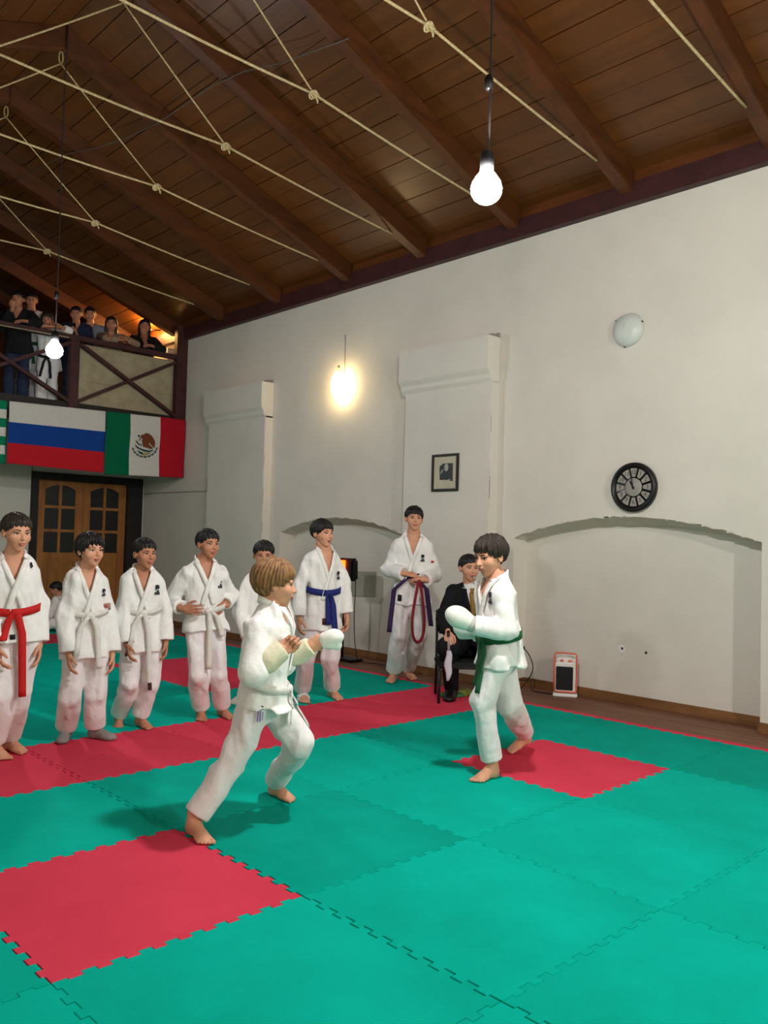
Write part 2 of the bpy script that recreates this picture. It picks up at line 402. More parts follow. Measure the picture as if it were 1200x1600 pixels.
# frieze boards + wall plate
for s, yw in ((1, WY), (-1, LY)):
    b = MB(); y0 = yw - s*.10; b.box((UPX, min(y0, yw), 4.56), (FX, max(y0, yw), 4.73))
    o = b.build('trim_1' if s == 1 else 'trim_2', M_MAROON, bevel=.006); tag(o, 'dark maroon timber wall plate under the ceiling of the ' + ('arched' if s == 1 else 'opposite') + ' wall', 'wall plate', kind='structure')
    xs_ = sorted(TX)
    for xa, xb in zip([UPX]+xs_, xs_+[FX]):
        p = MB(); yy = yw - s*.055
        p.box((xa+.02, min(yy, yy+s*.03), 4.735), (xb-.02, max(yy, yy+s*.03), 4.905)); p.build('frieze_board', M_FRIEZE, ceiling)
    p = MB(); p.box((UPX, min(yw-s*.085, yw-s*.055), 4.73), (FX, max(yw-s*.085, yw-s*.055), 4.755)); p.build('frieze_bead', M_MAROON, ceiling)
# ---- gallery (balcony)
GX = -8.20; GZ = 3.28
b = MB(); b.box((UPX, LY, GZ-.14), (GX-.02, WY-.001, GZ-.03)); gal = b.build('balcony_floor', mat('balcony_boards', (60,38,30), .7, scale=4, rgb2=(44,26,20))); tag(gal, 'balcony floor slab carrying the gallery above the doors', 'balcony', kind='structure')
# ================================================================== FITTINGS
M_WHITEP = mat('white_plastic', (232,230,226), .4)
M_ORANGE = mat('orange_plastic', (226,104,72), .45)
# ---- gallery railing
ral = empty('balcony_railing', (GX, 2.86, GZ-.1)); tag(ral, 'maroon wooden balcony railing with crossed braces above the flags', 'railing')
def rl(name, fn, mt=M_MAROON, bev=.006):
    b = MB(); fn(b); o = b.build(name, mt, bevel=bev); o.parent = ral; o.matrix_parent_inverse = Matrix.Translation((-GX, -2.86, -(GZ-.1))); return o
PY = [4.595, 2.86, 1.06, -.74, -2.55]
for i, y in enumerate(PY):
    wd = .19 if i == 0 else .14; top = zp(y)-.1 if i == 0 else 4.22
    rl('post', lambda b: b.box((GX-.08, y-wd/2, GZ-.13), (GX+.02, y+wd/2, top)))
rl('top_rail', lambda b: b.box((GX-.09, LY+.02, 4.22), (GX+.02, 4.51, 4.29)))
rl('fascia_board', lambda b: b.box((GX-.03, LY+.02, GZ-.15), (GX-.005, 4.5, GZ+.03)), M_DOORF)
for (ya, yb) in zip(PY[1:], PY[:-1]):
    a0, a1 = ya+.07, yb-(.095 if yb > 4 else .07)
    rl('brace', lambda b: b.beam((GX-.02, a0, GZ+.05), (GX-.02, a1, 4.17), .05, .075, (1,0,0)))
    rl('brace', lambda b: b.beam((GX+.005, a0, 4.17), (GX+.005, a1, GZ+.03), .05, .085, (1,0,0)))
rl('rail_cable', lambda b: b.tube([(GX+.03, y, 4.225+.006*math.sin(y*3)) for y in np.linspace(-2.5, 2.75, 14)], .008, 6), M_SHEET, 0)
# ---- sheet hung behind the corner bay
def cloth(name, x, y0, y1, ztop, zbot, mats, amp, ny=40, nz=26, cols=None, seed=0, parent=None, th=.002, sag=0.0):
    b = MB(); R = random.Random(seed); ph = [R.uniform(0, 6) for _ in range(6)]
    vs = []
    for i in range(nz+1):
        for j in range(ny+1):
            u, v = j/ny, i/nz
            zt = ztop(u) - sag*math.sin(math.pi*u); zb = zbot(u)
            dx = amp*(math.sin(u*7+ph[0]+1.5*v)*.5 + math.sin(u*17+ph[1]-3*v)*.3 + math.sin((u+v*.6)*11+ph[2])*.5)*(.25+.75*v)
            vs.append((x+dx, y0+(y1-y0)*u+.006*math.sin(v*9+ph[3])*(1 if 0 < j < ny else .4), zt+(zb-zt)*v))
    N_ = len(vs); back = [(p[0]-th, p[1], p[2]) for p in vs]
    fs, mi = [], []
    for i in range(nz):
        for j in range(ny):
            a = i*(ny+1)+j; q = (a, a+ny+1, a+ny+2, a+1); k = cols((j+.5)/ny, (i+.5)/nz) if cols else 0
            fs += [q, tuple(t+N_ for t in reversed(q))]; mi += [k, k]
    b.v = vs+back; b.f = fs; b.mi = mi
    rim = [j for j in range(ny+1)] + [i*(ny+1)+ny for i in range(1, nz+1)] + [nz*(ny+1)+j for j in range(ny-1, -1, -1)] + [i*(ny+1) for i in range(nz-1, 0, -1)]
    for a, c in zip(rim, rim[1:]+rim[:1]): b.f.append((a, c, c+N_, a+N_)); b.mi.append(0)
    me = b.mesh(name, True)
    for mt in mats: me.materials.append(mt)
    return link(name, me, [], parent)
sh = cloth('sheet', GX-.075, 2.94, 4.50, lambda u: 4.20, lambda u: GZ+.01, [M_SHEET], .016, seed=3)
tag(sh, 'beige bed sheet hung behind the crossed braces of the corner balcony bay', 'sheet')
b = MB(); b.tube([(GX-.062, y, 3.66-.04*math.sin((y-2.94)/1.56*math.pi)*0-(y-2.94)*.01) for y in np.linspace(2.96, 4.48, 16)], .006, 6); o = b.build('hem_fold', M_SHEET, sh)
# ---- flags
FL = lambda n, c: mat('flag_'+n, c, .85, scale=30, var=.08, bump=.15, bscale=25, spec=.15)
fw_, fb_, fr_, fg_, fr2_, fgA = FL('white', (206,202,196)), FL('blue', (18,62,140)), FL('red', (188,28,40)), FL('green', (0,98,66)), FL('crimson', (180,22,40)), FL('emerald', (10,122,84))
f1 = cloth('flag', GX+.05, 1.96, 3.345, lambda u: 3.20+.035*u, lambda u: 2.345-.025*u, [fw_, fb_, fr_], .014, 48, 36, lambda u, v: min(2, int(v*3)), 5)
tag(f1, 'white, blue and red striped flag hanging from the balcony', 'flag', 'flags on the balcony front')
f2 = cloth('flag', GX+.055, 3.352, 4.675, lambda u: 3.236+.03*u, lambda u: 2.30+.04*u, [fg_, fw_, fr2_], .012, 48, 36, lambda u, v: 0 if u < .30 else (1 if u < .66 else 2), 9)
tag(f2, 'green, white and red flag with a brown eagle emblem hanging from the balcony', 'flag', 'flags on the balcony front')
f3 = cloth('flag', GX+.045, .52, 1.93, lambda u: 3.19+.01*u, lambda u: 2.35-.01*u, [fgA, fw_], .012, 40, 42, lambda u, v: int(v*7) % 2, 13)
tag(f3, 'green and white striped flag at the left edge of the balcony', 'flag', 'flags on the balcony front')
def flagpoly(pts, mi, mbk, off):
    P = [atx(190+x/15, 660+y/15, GX+off) for x, y in pts]; mbk.cur = mi; mbk.poly(P, (.003, 0, 0))
eb = MB()
arc = lambda cx, cy, r, a0, a1, n=10, ry=None: [(cx+r*math.cos(math.radians(a0+(a1-a0)*k/n)), cy+(ry or r)*math.sin(math.radians(a0+(a1-a0)*k/n))) for k in range(n+1)]
eagle = [(560,250),(620,258),(690,300),(740,360),(770,420),(785,500),(765,600),(700,540),(640,490),(650,520),(735,605),(690,625),(620,600),(540,580),(500,560),(490,500),(480,430),(495,380),(460,360),(440,400),(405,440),(395,430),(440,365),(455,310),(490,285),(530,290)]
OFF = .078
flagpoly(eagle, 0, eb, OFF)
for q in ([(640,480),(735,575),(740,600),(630,500)], ): flagpoly(q, 3, eb, OFF+.004)
flagpoly([(330,410),(370,450),(410,500),(470,520),(470,545),(400,525),(350,470)], 1, eb, OFF)
flagpoly([(380,300),(420,290),(430,330),(400,355)], 1, eb, OFF)
flagpoly([(310,500),(350,550),(430,600),(540,640),(640,660),(745,640),(740,665),(640,695),(530,680),(420,630),(340,580)], 1, eb, OFF)
flagpoly([(360,650),(450,690),(520,720),(600,725),(690,705),(620,745),(500,750),(430,735)], 1, eb, OFF+.002)
flagpoly([(500,715),(600,712),(590,770),(510,770)], 2, eb, OFF+.005)
for k in range(9):
    a0 = 172 - k*19; a1 = a0-14
    pts = arc(545, 560, 300, a0, a1, 4, 262) + list(reversed(arc(545, 560, 272, a0, a1, 4, 232)))
    flagpoly(pts, 1, eb, OFF)
emo = eb.build('emblem', [mat('emblem_brown', (112,58,30), .85), mat('emblem_green', (22,62,46), .85), mat('emblem_gold', (168,148,52), .85), fw_], f2); emo['label'] = 'brown eagle above a green wreath'
# ---- rope ties of the roof trusses
def rope_pts(p, q, sag=.01, n=10):
    p, q = Vector(p), Vector(q); return [p.lerp(q, t/n) - Vector((0, 0, sag*math.sin(math.pi*t/n))) for t in range(n+1)]
names = {.98:'rope tie at the far right of the roof', -.33:'second rope tie from the right, above the bright lamp', -1.62:'third rope tie from the right, ending behind the bright lamp', -2.92:'fourth rope tie from the right', -4.22:'third rope tie from the balcony', -5.68:'second rope tie from the balcony', -7.10:'rope tie closest to the balcony'}
for x in TX:
    if x not in names and not (2 < x < 8): continue
    if x not in names: continue
    t = empty('tie_rope', (x, RY, zp(RY)-RD))
    tag(t, 'knotted pale ' + names[x], 'rope', 'rope ties under the rafters')
    o3 = Vector((x, RY, zp(RY)-RD)); xx = x-.035
    kR, kL, eR, eL, hk = (xx, 2.0, 5.05), (xx, -.10, 5.05), (xx, 4.16, zp(4.16)-RD-.005), (xx, -2.26, zp(4.16)-RD-.005), (xx, RY, zp(RY)-RD-.12)
    def part(nm, fn, mt=M_ROPE):
        b = MB(); fn(b); b.v = [tuple(Vector(p)-o3) for p in b.v]; return b.build(nm, mt, t, smooth=True)
    part('main_rope', lambda b: (b.tube(rope_pts(eR, kR, .012), .0105, 8), b.tube(rope_pts(kR, kL, .02), .0105, 8), b.tube(rope_pts(kL, eL, .012), .0105, 8)))
    for k in (kR, kL):
        part('hanger_rope', lambda b: b.tube(rope_pts(hk, k, .008), .0075, 8))
        def knot(b):
            for q in range(4):
                c = Vector(k); a = q*.9
                ring = [c + Vector((.02*math.cos(a)*math.cos(s), .026*math.sin(s), .024*math.cos(s)+.006*q-.012)) + Vector((.012*math.sin(a), .012*(q-1.5), 0)) for s in np.linspace(0, 2*math.pi, 12)]
                b.tube(ring, .009, 6)
            b.tube([Vector(k), Vector(k)+Vector((.01, .03, -.045)), Vector(k)+Vector((0, .04, -.06))], .008, 6)
        part('knot', knot)
    part('ridge_loop', lambda b: b.tube([Vector(hk)+Vector((0, .02*math.sin(s), .06-.06*math.cos(s))) for s in np.linspace(0, 2*math.pi, 12)], .007, 6))
# thin wire slung under the rafters
wp = []
for px, py in ((10,290),(60,262),(105,240),(150,232),(200,214),(250,190),(290,163),(330,135),(380,112),(440,98),(545,60)):
    d = ray(px, py); k0, k1 = zp(RY)-RD-.02+SL*RY, -SL      # z = k0 + k1*y   for y > ridge
    tt = (k0 + k1*CAM[1] - CAM[2])/(d[2]-k1*d[1]); wp.append(CAM+d*tt)
b = MB(); b.tube(wp, .006, 5); tag(b.build('ceiling_wire', mat('wire_grey', (88,80,72), .7), smooth=True), 'thin grey wire slung below the rafters near the ridge', 'wire')
# ---- pendant lamps
def pendant(x, y, zc, label, mt):
    t = empty('pendant_lamp', (x, y, zp(RY)-.02)); tag(t, label, 'lamp', 'bare bulbs on long cords')
    o3 = Vector(t.location)
    def part(nm, fn, m_, sm=True):
        b = MB(); fn(b); b.v = [tuple(Vector(p)-o3) for p in b.v]; return b.build(nm, m_, t, smooth=sm)
    part('cord', lambda b: b.tube([(x+.012*math.sin(z*2.1), y, z) for z in np.linspace(zp(RY)-.02, zc+.16, 14)], .006, 6), M_CORD)
    part('connector', lambda b: b.lathe([(.012,-.035),(.02,-.025),(.022,.02),(.012,.04)], (x, y, zc+.52)), M_BLACK)
    part('socket', lambda b: b.lathe([(.014,.06),(.03,.05),(.034,0),(.034,-.03),(.02,-.035)], (x, y, zc+.125)), M_BLACK)
    part('bulb', lambda b: b.lathe([(.026,.095),(.034,.08),(.052,.055),(.068,.03),(.076,0),(.072,-.028),(.058,-.052),(.035,-.068),(.004,-.075)], (x, y, zc), n=28), mt)
MP = mat('bulb_cool', (255,255,255), .4, emit=(250,248,248), estr=PENDANT)
MP2 = mat('bulb_cool_dim', (255,255,255), .4, emit=(246,247,252), estr=PEND_FAR)
MP3 = mat('bulb_strong', (255,255,255), .4, emit=(255,248,242), estr=PEND_NEAR)
pendant(1.067, RY, 3.14, 'bright bare bulb hanging on a cord in front of the arched wall', MP)
pendant(-4.123, RY, 3.12, 'bright bare bulb hanging on a cord before the balcony railing', MP2)
pendant(6.26, RY, 3.13, 'bare bulb hanging on a cord behind the camera', MP3)
# ---- wall sconce
t = empty('wall_light', (-4.32, WY, 3.4)); tag(t, 'glowing warm oval wall light between the two window panels', 'wall light')
def tp(t, nm, fn, m_, sm=True, bev=0):
    b = MB(); fn(b); return b.build(nm, m_, t, smooth=sm, bevel=bev)
tp(t, 'back_plate', lambda b: b.box((-.04, -.015, -.06), (.04, 0, .10)), M_WHITEP, False, .004)
tp(t, 'shade', lambda b: b.ball((0, -.11, -.04), .1, 20, 14, (.95, .8, 1.75)), mat('sconce_glow', (255,246,220), .5, emit=(255,222,160), estr=SCONCE))
tp(t, 'finial', lambda b: b.lathe([(.006,0),(.016,.012),(.016,.03),(.006,.05)], (0, -.1, .165)), M_SHEET)
tp(t, 'bracket', lambda b: b.tube([(0, 0, .05), (0, -.06, .13), (0, -.10, .17)], .008, 6), M_SHEET)
tp(t, 'cable', lambda b: b.tube([(0, -.006, .12), (.004, -.006, .4), (-.003, -.006, .62)], .006, 6), M_CRACK)
# ---- gallery lamp
gp = atx(229, 514, -9.02)
t = empty('gallery_lamp', tuple(gp)); tag(t, 'warm wall lamp lighting the balcony corner behind the woman in black', 'lamp')
tp(t, 'bulb', lambda b: b.ball((0, 0, 0), .06, 16, 10), mat('bulb_warm', (255,225,170), .5, emit=(255,190,110), estr=GALLERY))
tp(t, 'arm', lambda b: b.tube([(0, .05, 0), (0, float(WY-gp[1]), .03)], .012, 8), M_BLACK)
t = empty('wall_box', (-8.75, 4.62, 4.36)); tag(t, 'white box on the balcony wall beside the corner post', 'box')
tp(t, 'body', lambda b: b.box((-.14, -.05, -.12), (.14, .08, .12)), M_WHITEP, False, .01)
# ---- globe light (off)
t = empty('ceiling_globe', (-.335, WY, 3.415)); t.name = 'round_wall_light'; tag(t, 'unlit round frosted glass wall light high above the clock', 'wall light')
tp(t, 'glass', lambda b: b.lathe([(.152,-.005),(.156,.012),(.148,.035),(.125,.058),(.085,.075),(.04,.083),(.002,.085)], (0,0,0), (0,-1,0), 36), mat('frosted_glass', (206,210,204), .35, scale=3, rgb2=(192,198,192)))
def sq(b):
    for i in range(3):
        pts = []
        for k in range(9):
            s = k/8; pts.append((-.045+i*.03+.016*math.sin(s*6.3)+s*.028, -.0795+.012*abs(i-1)*.4, -.03+s*.085))
        b.tube(pts, [.0015+.004*math.sin(math.pi*k/8) for k in range(9)], 6)
tp(t, 'wave_mark', sq, mat('etched_grey', (130,134,128), .5))
for a in (20, 140, 260):
    tp(t, 'clip', lambda b: b.ball((.153*math.cos(math.radians(a)), -.02, .153*math.sin(math.radians(a))), .012, 8, 6), mat('clip_metal', (120,116,108), .3, metal=.8))
# ---- clock
t = empty('wall_clock', (-.243, WY-.003, 1.966)); tag(t, 'large round black wall clock with grey numeral panels above the arch', 'clock')
CR = .226
tp(t, 'frame', lambda b: b.lathe([(CR*.98,0),(CR,.02),(CR*.985,.045),(CR*.93,.058),(CR*.86,.055),(CR*.80,.035),(CR*.78,.02)], (0,0,0), (0,-1,0), 64), mat('clock_black', (20,19,20), .35, var=.3))
M_DIAL = mat('dial_grey', (158,152,144), .6, scale=20, rgb2=(140,134,126))
tp(t, 'dial', lambda b: b.lathe([(CR*.365,.024),(CR*.365,.034),(CR*.35,.036)], (0,0,0), (0,-1,0), 40), M_DIAL)
for k in range(12):
    a = math.radians(90-30*k)
    pts = []
    for (r, da) in ((.42, -8.5), (.42, 8.5), (.76, 11.5), (.765, 0), (.76, -11.5)):
        pts.append((CR*r*math.cos(a+math.radians(da)), -.024, CR*r*math.sin(a+math.radians(da))))
    tp(t, 'numeral_panel', lambda b: b.poly(pts, (0, -.008, 0)), M_DIAL, False)
def text_mesh(s, size):
    cu = bpy.data.curves.new('txt', 'FONT'); cu.body = s; cu.size = size; cu.align_x = 'CENTER'; cu.align_y = 'CENTER'; cu.extrude = .0006; cu.resolution_u = 2
    o = bpy.data.objects.new('txt', cu); COL.objects.link(o); bpy.context.view_layer.update()
    me = bpy.data.meshes.new_from_object(o.evaluated_get(bpy.context.evaluated_depsgraph_get())); bpy.data.objects.remove(o); return me
M_NUM = mat('numeral_dark', (70,64,60), .6)
for k in range(1, 13):
    a = math.radians(90-30*k); me = text_mesh(str(k), .055); me.materials.clear(); me.materials.append(M_NUM)
    o = bpy.data.objects.new('numeral', me); COL.objects.link(o); o.parent = t
    me.name = 'numeral'; o.location = (CR*.6*math.cos(a), -.033, CR*.6*math.sin(a)); o.rotation_euler = (math.pi/2, a-math.pi/2 if False else 0, 0)
for nm, ang, L_, w_ in (('hour_hand', 119, .075, .012), ('minute_hand', 102, .115, .009)):
    a = math.radians(ang); d = Vector((math.cos(a), 0, math.sin(a))); s = Vector((-d.z, 0, d.x))
    tp(t, nm, lambda b: b.poly([Vector((0,-.04,0))-d*.022-s*w_*.4, Vector((0,-.04,0))+d*L_*.7-s*w_*.6, Vector((0,-.04,0))+d*L_, Vector((0,-.04,0))+d*L_*.7+s*w_*.6, Vector((0,-.04,0))-d*.022+s*w_*.4], (0,-.003,0)), M_BLACK, False)
tp(t, 'hub', lambda b: b.lathe([(.01,.036),(.01,.047),(.003,.05)], (0,0,0), (0,-1,0), 12), M_BLACK)
# ---- framed portrait
pw_, ph_ = .385, .40
t = empty('framed_picture', (-2.44, WY-.130, 2.18)); tag(t, 'small black framed portrait photograph on the window panel', 'picture')
for a, c in (((-.193,-.203),(.193,-.175)), ((-.193,.175),(.193,.203)), ((-.193,-.175),(-.163,.175)), ((.163,-.175),(.193,.175))):
    tp(t, 'frame_bar', lambda b: b.box((a[0], -.022, a[1]), (c[0], 0, c[1])), mat('frame_black', (32,28,24), .5), False, .003)
tp(t, 'mount', lambda b: b.box((-.164, -.010, -.176), (.164, -.004, .176)), mat('mount_card', (196,188,164), .8), False)
def ph(mi, pts, off): return lambda b: b.poly([(x, off, z) for x, z in pts], (0, -.0015, 0))
tp(t, 'photograph', ph(0, [(-.075,-.075),(.115,-.095),(.112,.10),(-.03,.10),(-.08,.07)], -.011), mat('photo_dark', (44,50,52), .4), False)
tp(t, 'photo_face', ph(0, [(.02+.03*math.cos(k*.5236), .055+.042*math.sin(k*.5236)) for k in range(12)], -.0128), mat('photo_grey', (172,168,158), .5), False)
tp(t, 'photo_hand', ph(0, [(-.07,-.02),(-.05,.03),(-.015,.04),(-.04,.0)], -.0128), mat('photo_grey2', (140,148,150), .5), False)
tp(t, 'photo_paper', ph(0, [(-.02,-.088),(.07,-.09),(.085,-.07),(.03,-.082),(-.01,-.075)], -.0128), mat('photo_grey3', (180,178,166), .5), False)
# ---- wall outlet remains
t = empty('wall_hole', (-.49, ND, .464)); tag(t, 'round patched junction box with a dark hole in the niche', 'junction box')
tp(t, 'patch', lambda b: b.lathe([(.045,0),(.042,.004),(.035,.005)], (0,0,0), (0,-1,0), 20), M_WHITEP)
tp(t, 'hole', lambda b: b.lathe([(.012,.005),(.010,.0065)], (.012,0,.012), (0,-1,0), 10), M_BLACK)
t = empty('wall_plug', (-.236, ND, .463)); tag(t, 'tiny black hole in the niche right of the patched box', 'hole')
tp(t, 'rim', lambda b: b.lathe([(.013,0),(.011,.003)], (0,0,0), (0,-1,0), 10), M_BLACK)
# ---- white and orange fan heater
hp = atz(876, 1088, -.022); hp = np.array([hp[0]-.0, 4.76, -.021])
t = empty('fan_heater', tuple(hp), math.radians(33)); tag(t, 'small white fan heater with orange handle and black grille on the board floor', 'heater')
def rbox(b, w_, d_, z0, z1, tw, td):
    vs = [(-w_/2,-d_/2,z0),(w_/2,-d_/2,z0),(w_/2,d_/2,z0),(-w_/2,d_/2,z0),(-tw/2,-td/2,z1),(tw/2,-td/2,z1),(tw/2,td/2,z1),(-tw/2,td/2,z1)]
    b.add(vs, [(0,3,2,1),(4,5,6,7),(0,1,5,4),(1,2,6,5),(2,3,7,6),(3,0,4,7)])
tp(t, 'base', lambda b: rbox(b, .235, .17, 0, .028, .225, .16), M_WHITEP, False, .008)
tp(t, 'body', lambda b: rbox(b, .20, .135, .03, .325, .195, .115), M_WHITEP, False, .014)
g = tp(t, 'grille', lambda b: b.box((-.088, -.073, .06), (.072, -.063, .285)), mat('grille_black', (12,12,13), .5), False, .006)
for k in range(12): tp(g, 'slat', lambda b: b.box((-.08, -.077, .072+k*.0175), (.064, -.072, .077+k*.0175)), M_BLACK, False)
hd = [(-.104,-.06,.05),(-.106,-.055,.2),(-.104,-.045,.39),(-.09,-.043,.408),(.0,-.042,.412),(.09,-.043,.408),(.104,-.045,.39),(.106,-.055,.2),(.104,-.062,.06),(.09,-.07,.045),(-.09,-.07,.045),(-.104,-.06,.05)]
tp(t, 'handle', lambda b: b.tube(hd, .0085, 8), M_ORANGE)
for x in (-.035, .04): tp(t, 'knob', lambda b: b.lathe([(.018,0),(.018,.014),(.014,.018)], (x, -.02, .325)), M_ORANGE)
tp(t, 'back_shell', lambda b: rbox(b, .19, .05, .05, .40, .185, .05), M_WHITEP, False, .012).location = (0, .045, 0)
# heater cable
cp = [(-1.45,4.69,.39),(-1.43,4.66,.40),(-1.33,4.63,.34),(-1.27,4.62,.22),(-1.33,4.62,.10),(-1.46,4.63,.07),(-1.50,4.62,-.0),(-1.42,4.60,-.014),(-1.36,4.62,.06),(-1.33,4.66,.09),(-1.30,4.65,.0),(-1.2,4.66,-.014),(-1.08,4.70,-.014),(float(hp[0])-.08,4.74,-.005)]
def spl(P, n=5):
    P = [Vector(p) for p in P]; out = []
    for i in range(len(P)-1):
        a, b_, c, d = P[max(i-1,0)], P[i], P[i+1], P[min(i+2,len(P)-1)]
        for k in range(n):
            s = k/n; out.append(.5*((2*b_)+(c-a)*s+(2*a-5*b_+4*c-d)*s*s+(3*b_-a-3*c+d)*s**3))
    return out+[P[-1]]
t = empty('heater_cable', (-1.45, 4.69, .39)); tag(t, 'black looping power cable from the wall socket to the fan heater', 'cable')
def rel(t, fn): 
    def g_(b):
        fn(b); o3 = Vector(t.location); b.v = [tuple(Vector(p)-o3) for p in b.v]
    return g_
tp(t, 'wire', rel(t, lambda b: b.tube(spl(cp), .0055, 6)), M_BLACK)
tp(t, 'plug', rel(t, lambda b: b.lathe([(.02,0),(.018,.03),(.01,.045)], (-1.45, 4.70, .39), (0,-1,0), 12)), M_BLACK)
# ---- infrared heater on a stand
hy = 4.50; hx = float(aty(543, 884, hy)[0])
t = empty('stand_heater', (hx, hy, -.022), math.radians(0)); tag(t, 'black heater on a stand with orange glowing face behind the blue-belted boy', 'heater')
tp(t, 'foot', lambda b: b.box((-.22, -.10, 0), (.22, .10, .035)), M_BLACK, False, .01)
tp(t, 'pole', lambda b: b.tube([(-.05, 0, .03), (-.05, 0, .95)], .014, 10), M_BLACK)
hb = empty('head', (0, 0, 0)); hb.parent = t
def hbox(b): rbox(b, .30, .12, .955, 1.225, .30, .10)
tp(hb, 'casing', hbox, M_BLACK, False, .025)
tp(hb, 'element', lambda b: b.box((-.135, -.066, 1.0), (.03, -.058, 1.20)), mat('heater_glow', (255,120,40), .5, emit=(255,96,24), estr=3.2), False, .004)
for k in range(8): tp(hb, 'guard_wire', lambda b: b.tube([(-.13+k*.022, -.072, .99), (-.13+k*.022, -.072, 1.21)], .002, 5), M_BLACK)
tp(hb, 'indicator', lambda b: b.ball((.085, -.06, 1.0), .009, 8, 6), mat('led_red', (255,90,70), .5, emit=(255,60,40), estr=4))
tp(t, 'cable', lambda b: b.tube(spl([(.13, .02, 1.0), (.12, .03, .8), (.10, .04, .5), (.13, .05, .15), (.2, .06, .012), (.5, .08, .012), (.85, .06, .012), (1.1, .1, .012)]), .0055, 6), M_BLACK)
t = empty('wall_panel', (-4.09, ND-.005, .88)); tag(t, 'flat grey-green painted panel on the niche wall behind the stand heater', 'panel')
tp(t, 'plate', lambda b: b.poly([(-.22,0,-.165),(.225,0,-.15),(.225,0,.16),(-.22,0,.15)], (0,-.012,0)), mat('panel_grey', (168,166,150), .8, scale=3, rgb2=(156,154,138)), False)
# ================================================================== PEOPLE: implicit-surface modelling
F4 = np.float32
def smin(a, b, k):
    h = np.clip(.5+.5*(b-a)/k, 0, 1); return b*(1-h)+a*h-k*h*(1-h)
def smax(a, b, k): return -smin(-a, -b, k)
def vlen(v): return np.sqrt((v*v).sum(1))
def cone(P, a, b, ra, rb):
    a = np.asarray(a, F4); b = np.asarray(b, F4); ba = b-a; t = np.clip(((P-a)@ba)/max(float(ba@ba), 1e-9), 0, 1)
    return vlen(P-a-t[:, None]*ba)-(ra+t*(rb-ra))
def fcone(P, a, b, ra, rb):            # flat-ended at b, round at a
    a = np.asarray(a, F4); b = np.asarray(b, F4); ba = b-a; L = math.sqrt(float(ba@ba)); n = ba/max(L, 1e-6)
    s = (P-a)@n; t = np.clip(s/L, 0, 1.2); q = P-a-s[:, None]*n*(s > 0)[:, None]
    return np.maximum(vlen(q)-(ra+np.minimum(t, 1)*(rb-ra)), s-L)
def ell(P, c, r):
    q = (P-np.asarray(c, F4)); r = np.asarray(r, F4); k0 = vlen(q/r); k1 = vlen(q/(r*r)); return k0*(k0-1)/np.maximum(k1, 1e-6)

def surf(f, lo, hi, h, B=4):
    lo = np.asarray(lo, float); hi = np.asarray(hi, float)
    nb = np.maximum(np.ceil((hi-lo)/(h*B)).astype(int), 1); n = nb*B
    c = [lo[i]+(np.arange(nb[i])+.5)*B*h-.5*h for i in range(3)]
    G = np.stack(np.meshgrid(*c, indexing='ij'), -1).reshape(-1, 3).astype(F4)
    fc = f(G).reshape(nb); keep = np.abs(fc) < B*h*1.25
    rep = lambda A: A.repeat(B, 0).repeat(B, 1).repeat(B, 2)
    V = np.where(rep(fc) > 0, F4(1), F4(-1)).astype(F4); idx = np.argwhere(rep(keep))
    P = (lo+idx*h).astype(F4); V[idx[:, 0], idx[:, 1], idx[:, 2]] = f(P)
    S = V < 0
    cnt = np.zeros(np.array(n)-1, np.int8)
    offs = [(i, j, k) for i in (0, 1) for j in (0, 1) for k in (0, 1)]
    for (i, j, k) in offs: cnt += S[i:n[0]-1+i, j:n[1]-1+j, k:n[2]-1+k]
    act = np.argwhere((cnt > 0) & (cnt < 8))
    ids = -np.ones(cnt.shape, np.int64); ids[act[:, 0], act[:, 1], act[:, 2]] = np.arange(len(act))
    cv = np.stack([V[act[:, 0]+i, act[:, 1]+j, act[:, 2]+k] for (i, j, k) in offs], 1)
    acc = np.zeros((len(act), 3)); num = np.zeros(len(act)); oo = np.array(offs, float)
    for a in range(8):
        for b_ in range(a+1, 8):
            if abs(oo[a]-oo[b_]).sum() != 1: continue
            va, vb = cv[:, a], cv[:, b_]; m_ = (va < 0) != (vb < 0)
            t = np.where(m_, va/np.where(m_, va-vb, 1), 0)
            acc += m_[:, None]*(oo[a]+t[:, None]*(oo[b_]-oo[a])); num += m_
    verts = lo + (act + acc/num[:, None])*h
    Q = []
    for ax in range(3):
        s0 = [slice(None)]*3; s1 = [slice(None)]*3; s0[ax] = slice(0, n[ax]-1); s1[ax] = slice(1, n[ax])
        A, Bm = S[tuple(s0)], S[tuple(s1)]; e = np.argwhere(A != Bm)
        u, v = (ax+1) % 3, (ax+2) % 3
        e = e[(e[:, u] > 0) & (e[:, v] > 0) & (e[:, u] < n[u]-1) & (e[:, v] < n[v]-1)]
        def cid(du, dv):
            q = e.copy(); q[:, u] -= du; q[:, v] -= dv; return ids[q[:, 0], q[:, 1], q[:, 2]]
        q = np.stack([cid(1, 1), cid(0, 1), cid(0, 0), cid(1, 0)], 1)
        fl = ~A[e[:, 0], e[:, 1], e[:, 2]]; q[fl] = q[fl][:, ::-1]
        Q.append(q)
    Q = np.concatenate(Q); Q = Q[(Q >= 0).all(1)]
    return verts, Q

